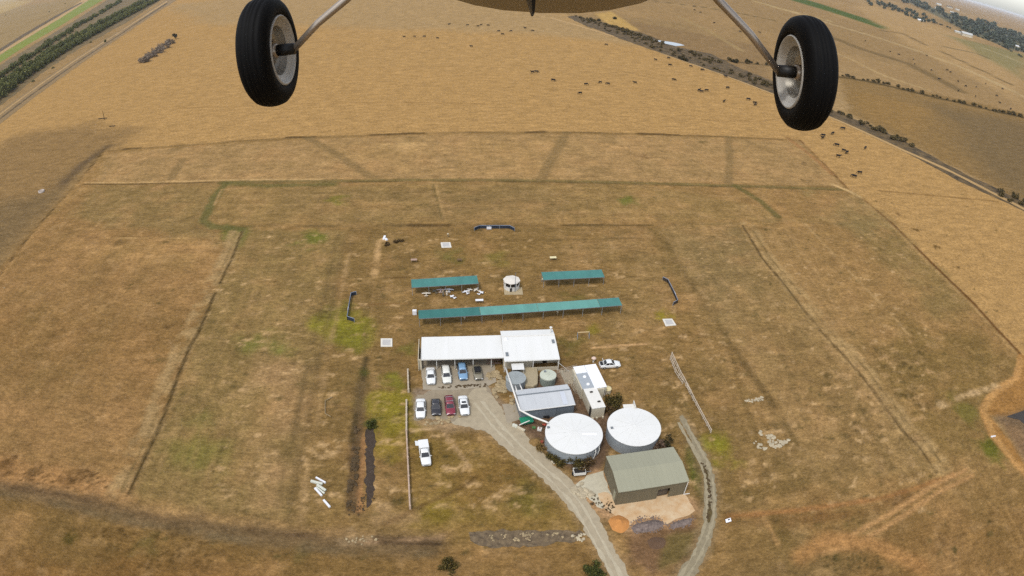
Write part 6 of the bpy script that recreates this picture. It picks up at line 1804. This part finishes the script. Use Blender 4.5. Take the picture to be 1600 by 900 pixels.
def wheel(center, axis, inner):
    """axis: unit vector from the wheel to the aircraft's middle"""
    Z = axis.normalized()
    X = Z.cross(Vector((0, 0, 1))).normalized()
    Y = Z.cross(X)
    M = Matrix((X, Y, Z)).transposed()
    c = center - org
    # tyre: fat section with three tread grooves, inner side towards +Z
    prof = []
    tw = 0.059
    sec = [(0.118, tw * 0.72), (0.124, tw * 0.86), (0.14, tw * 1.0), (0.162, tw * 0.98), (0.180, tw * 0.86), (0.192, tw * 0.66)]
    prof += sec
    for z in (0.5, 0.42, 0.36, 0.16, 0.10, 0.04, -0.04, -0.10, -0.16, -0.36, -0.42, -0.5):
        gr_ = 0.004 if abs(z) in (0.42, 0.10) else 0.0
        prof.append((RT - 0.0045 * (z / 0.5) ** 2 - gr_, tw * z))
    prof += [(r, -z) for r, z in sec[::-1]]
    ty = part(ac, 'tyre', MB().lathe(prof, 96, c, M=M), M_rub, True)
    zi = tw * 0.72
    rim = [(0.128, zi - 0.012), (0.128, zi + 0.012), (0.124, zi + 0.017), (0.118, zi + 0.012), (0.114, zi + 0.004), (0.098, zi + 0.000), (0.090, zi - 0.006), (0.086, zi - 0.034), (0.076, zi - 0.055), (0.045, zi - 0.066), (0.030, zi - 0.06), (0.026, zi - 0.03), (0.005, zi - 0.03)]
    ri = part(ty, 'rim', MB().lathe(rim[:7], 72, c, M=M), M_rim, True)
    part(ty, 'hub_dish', MB().lathe(rim[6:], 72, c, M=M), M_dish, True)
    for k in range(4):
        a = k * math.pi / 2 + 0.6
        q = c + M @ Vector((0.056 * math.cos(a), 0.056 * math.sin(a), zi - 0.05))
        part(ty, 'bolt', MB().tube([q, q + Z * 0.012], 0.007, 6), M_wire)
    part(ac, 'axle_boss', MB().lathe([(0.02, zi - 0.05), (0.028, zi - 0.045), (0.028, zi - 0.012), (0.02, zi - 0.008), (0.005, zi - 0.008)], 24, c, M=M), M_wire, True)
    e = c + M @ Vector((0, 0, inner))
    part(ac, 'axle_collar', MB().tube([c + M @ Vector((0, 0, zi - 0.012)), c + M @ Vector((0, 0, zi + 0.01)), e], [0.021, 0.022, 0.021], 20), M_blk, True)
    return e
aL = CAM_R @ Vector((math.cos(math.radians(4.4)), 0.03, math.sin(math.radians(4.4))))
aR = -(CAM_R @ Vector((math.cos(math.radians(7.5)), -0.02, math.sin(math.radians(7.5)))))
eL = wheel(wl, aL, 0.098)
eR = wheel(wr, aR, 0.098)
# fuselage: an ivory body tapering towards the tail, above the camera
fc = cam_pt(846, -163, 2.35) - org
fax = cdir(0.10, 0.36, 0.93)
fside = fax.cross(Vector((0, 0, 1))).normalized()
fup = fside.cross(fax).normalized()
FM = Matrix((fside, fup, fax)).transposed()
vs, fs = [], []
NS, NR = 28, 40
for i in range(NS + 1):
    t_ = i / NS
    z = -1.5 + 2.7 * t_
    k = (math.sin(math.pi * min(1, (t_ * 0.92 + 0.04)) ** 0.8)) ** 0.6
    for j in range(NR):
        a = 2 * math.pi * j / NR
        ca, sa = math.cos(a), math.sin(a)
        x = 0.54 * k * math.copysign(abs(ca) ** 0.85, ca)
        y = 0.44 * k * math.copysign(abs(sa) ** 0.85, sa)
        vs.append(fc + FM @ Vector((x, y, z)))
for i in range(NS):
    for j in range(NR):
        fs.append((i * NR + j, i * NR + (j + 1) % NR, (i + 1) * NR + (j + 1) % NR, (i + 1) * NR + j))
fs += [tuple(range(NR))[::-1], tuple(range(NS * NR, (NS + 1) * NR))]
part(ac, 'fuselage', MB().add(vs, fs), M_belly, True)
# landing gear wires, from the fuselage sides to the axle collars
for e, px in ((eL, [(497, 36), (540, 0), (600, -52), (668, -112)]), (eR, [(1172, 53), (1122, 0), (1082, -50), (1030, -118)])):
    pts = [e] + [cam_pt(x, y, d) - org for (x, y), d in zip(px, (2.22, 2.2, 2.2, 2.25) if e is eL else (2.12, 2.12, 2.15, 2.2))]
    part(ac, 'gear_leg', MB().tube(pts, [0.0125, 0.0135, 0.0145, 0.016, 0.018], 14), M_wire, True)
fp = cam_pt(832.5, 23, 1.2) - org
fb = cam_pt(829, -40, 1.2) - org
sd = cdir(1, 0, 0)
fw = cdir(0, 0.1, 1)
part(ac, 'belly_fin', MB().add([fb - sd * .009 - fw * .06, fb + sd * .009 - fw * .06, fb + sd * .009 + fw * .08, fb - sd * .009 + fw * .08, fp - sd * .002 - fw * .012, fp + sd * .002 - fw * .012, fp + sd * .002 + fw * .012, fp - sd * .002 + fw * .012],
     [(3, 2, 1, 0), (4, 5, 6, 7), (0, 1, 5, 4), (1, 2, 6, 5), (2, 3, 7, 6), (3, 0, 4, 7)]), M_blk)

# ------------------------------------------------------------------ the air: a thin summer haze over the whole plain
hz = bpy.data.meshes.new('haze')
hb = MB().box((0, 20000, 41.0), (64000, 46000, 88.0))
hz = hb.mesh('haze')
hm_ = bpy.data.materials.new('haze_air')
hm_.use_nodes = True
hn = hm_.node_tree
hn.nodes.clear()
ho = hn.nodes.new('ShaderNodeOutputMaterial')
hv = hn.nodes.new('ShaderNodeVolumePrincipled')
hv.inputs['Color'].default_value = (0.86, 0.92, 1.0, 1)
hv.inputs['Density'].default_value = HAZE
hv.inputs['Anisotropy'].default_value = 0.2
hn.links.new(hv.outputs[0], ho.inputs['Volume'])
hz.materials.append(hm_)
struct('haze', hz, 'stuff')
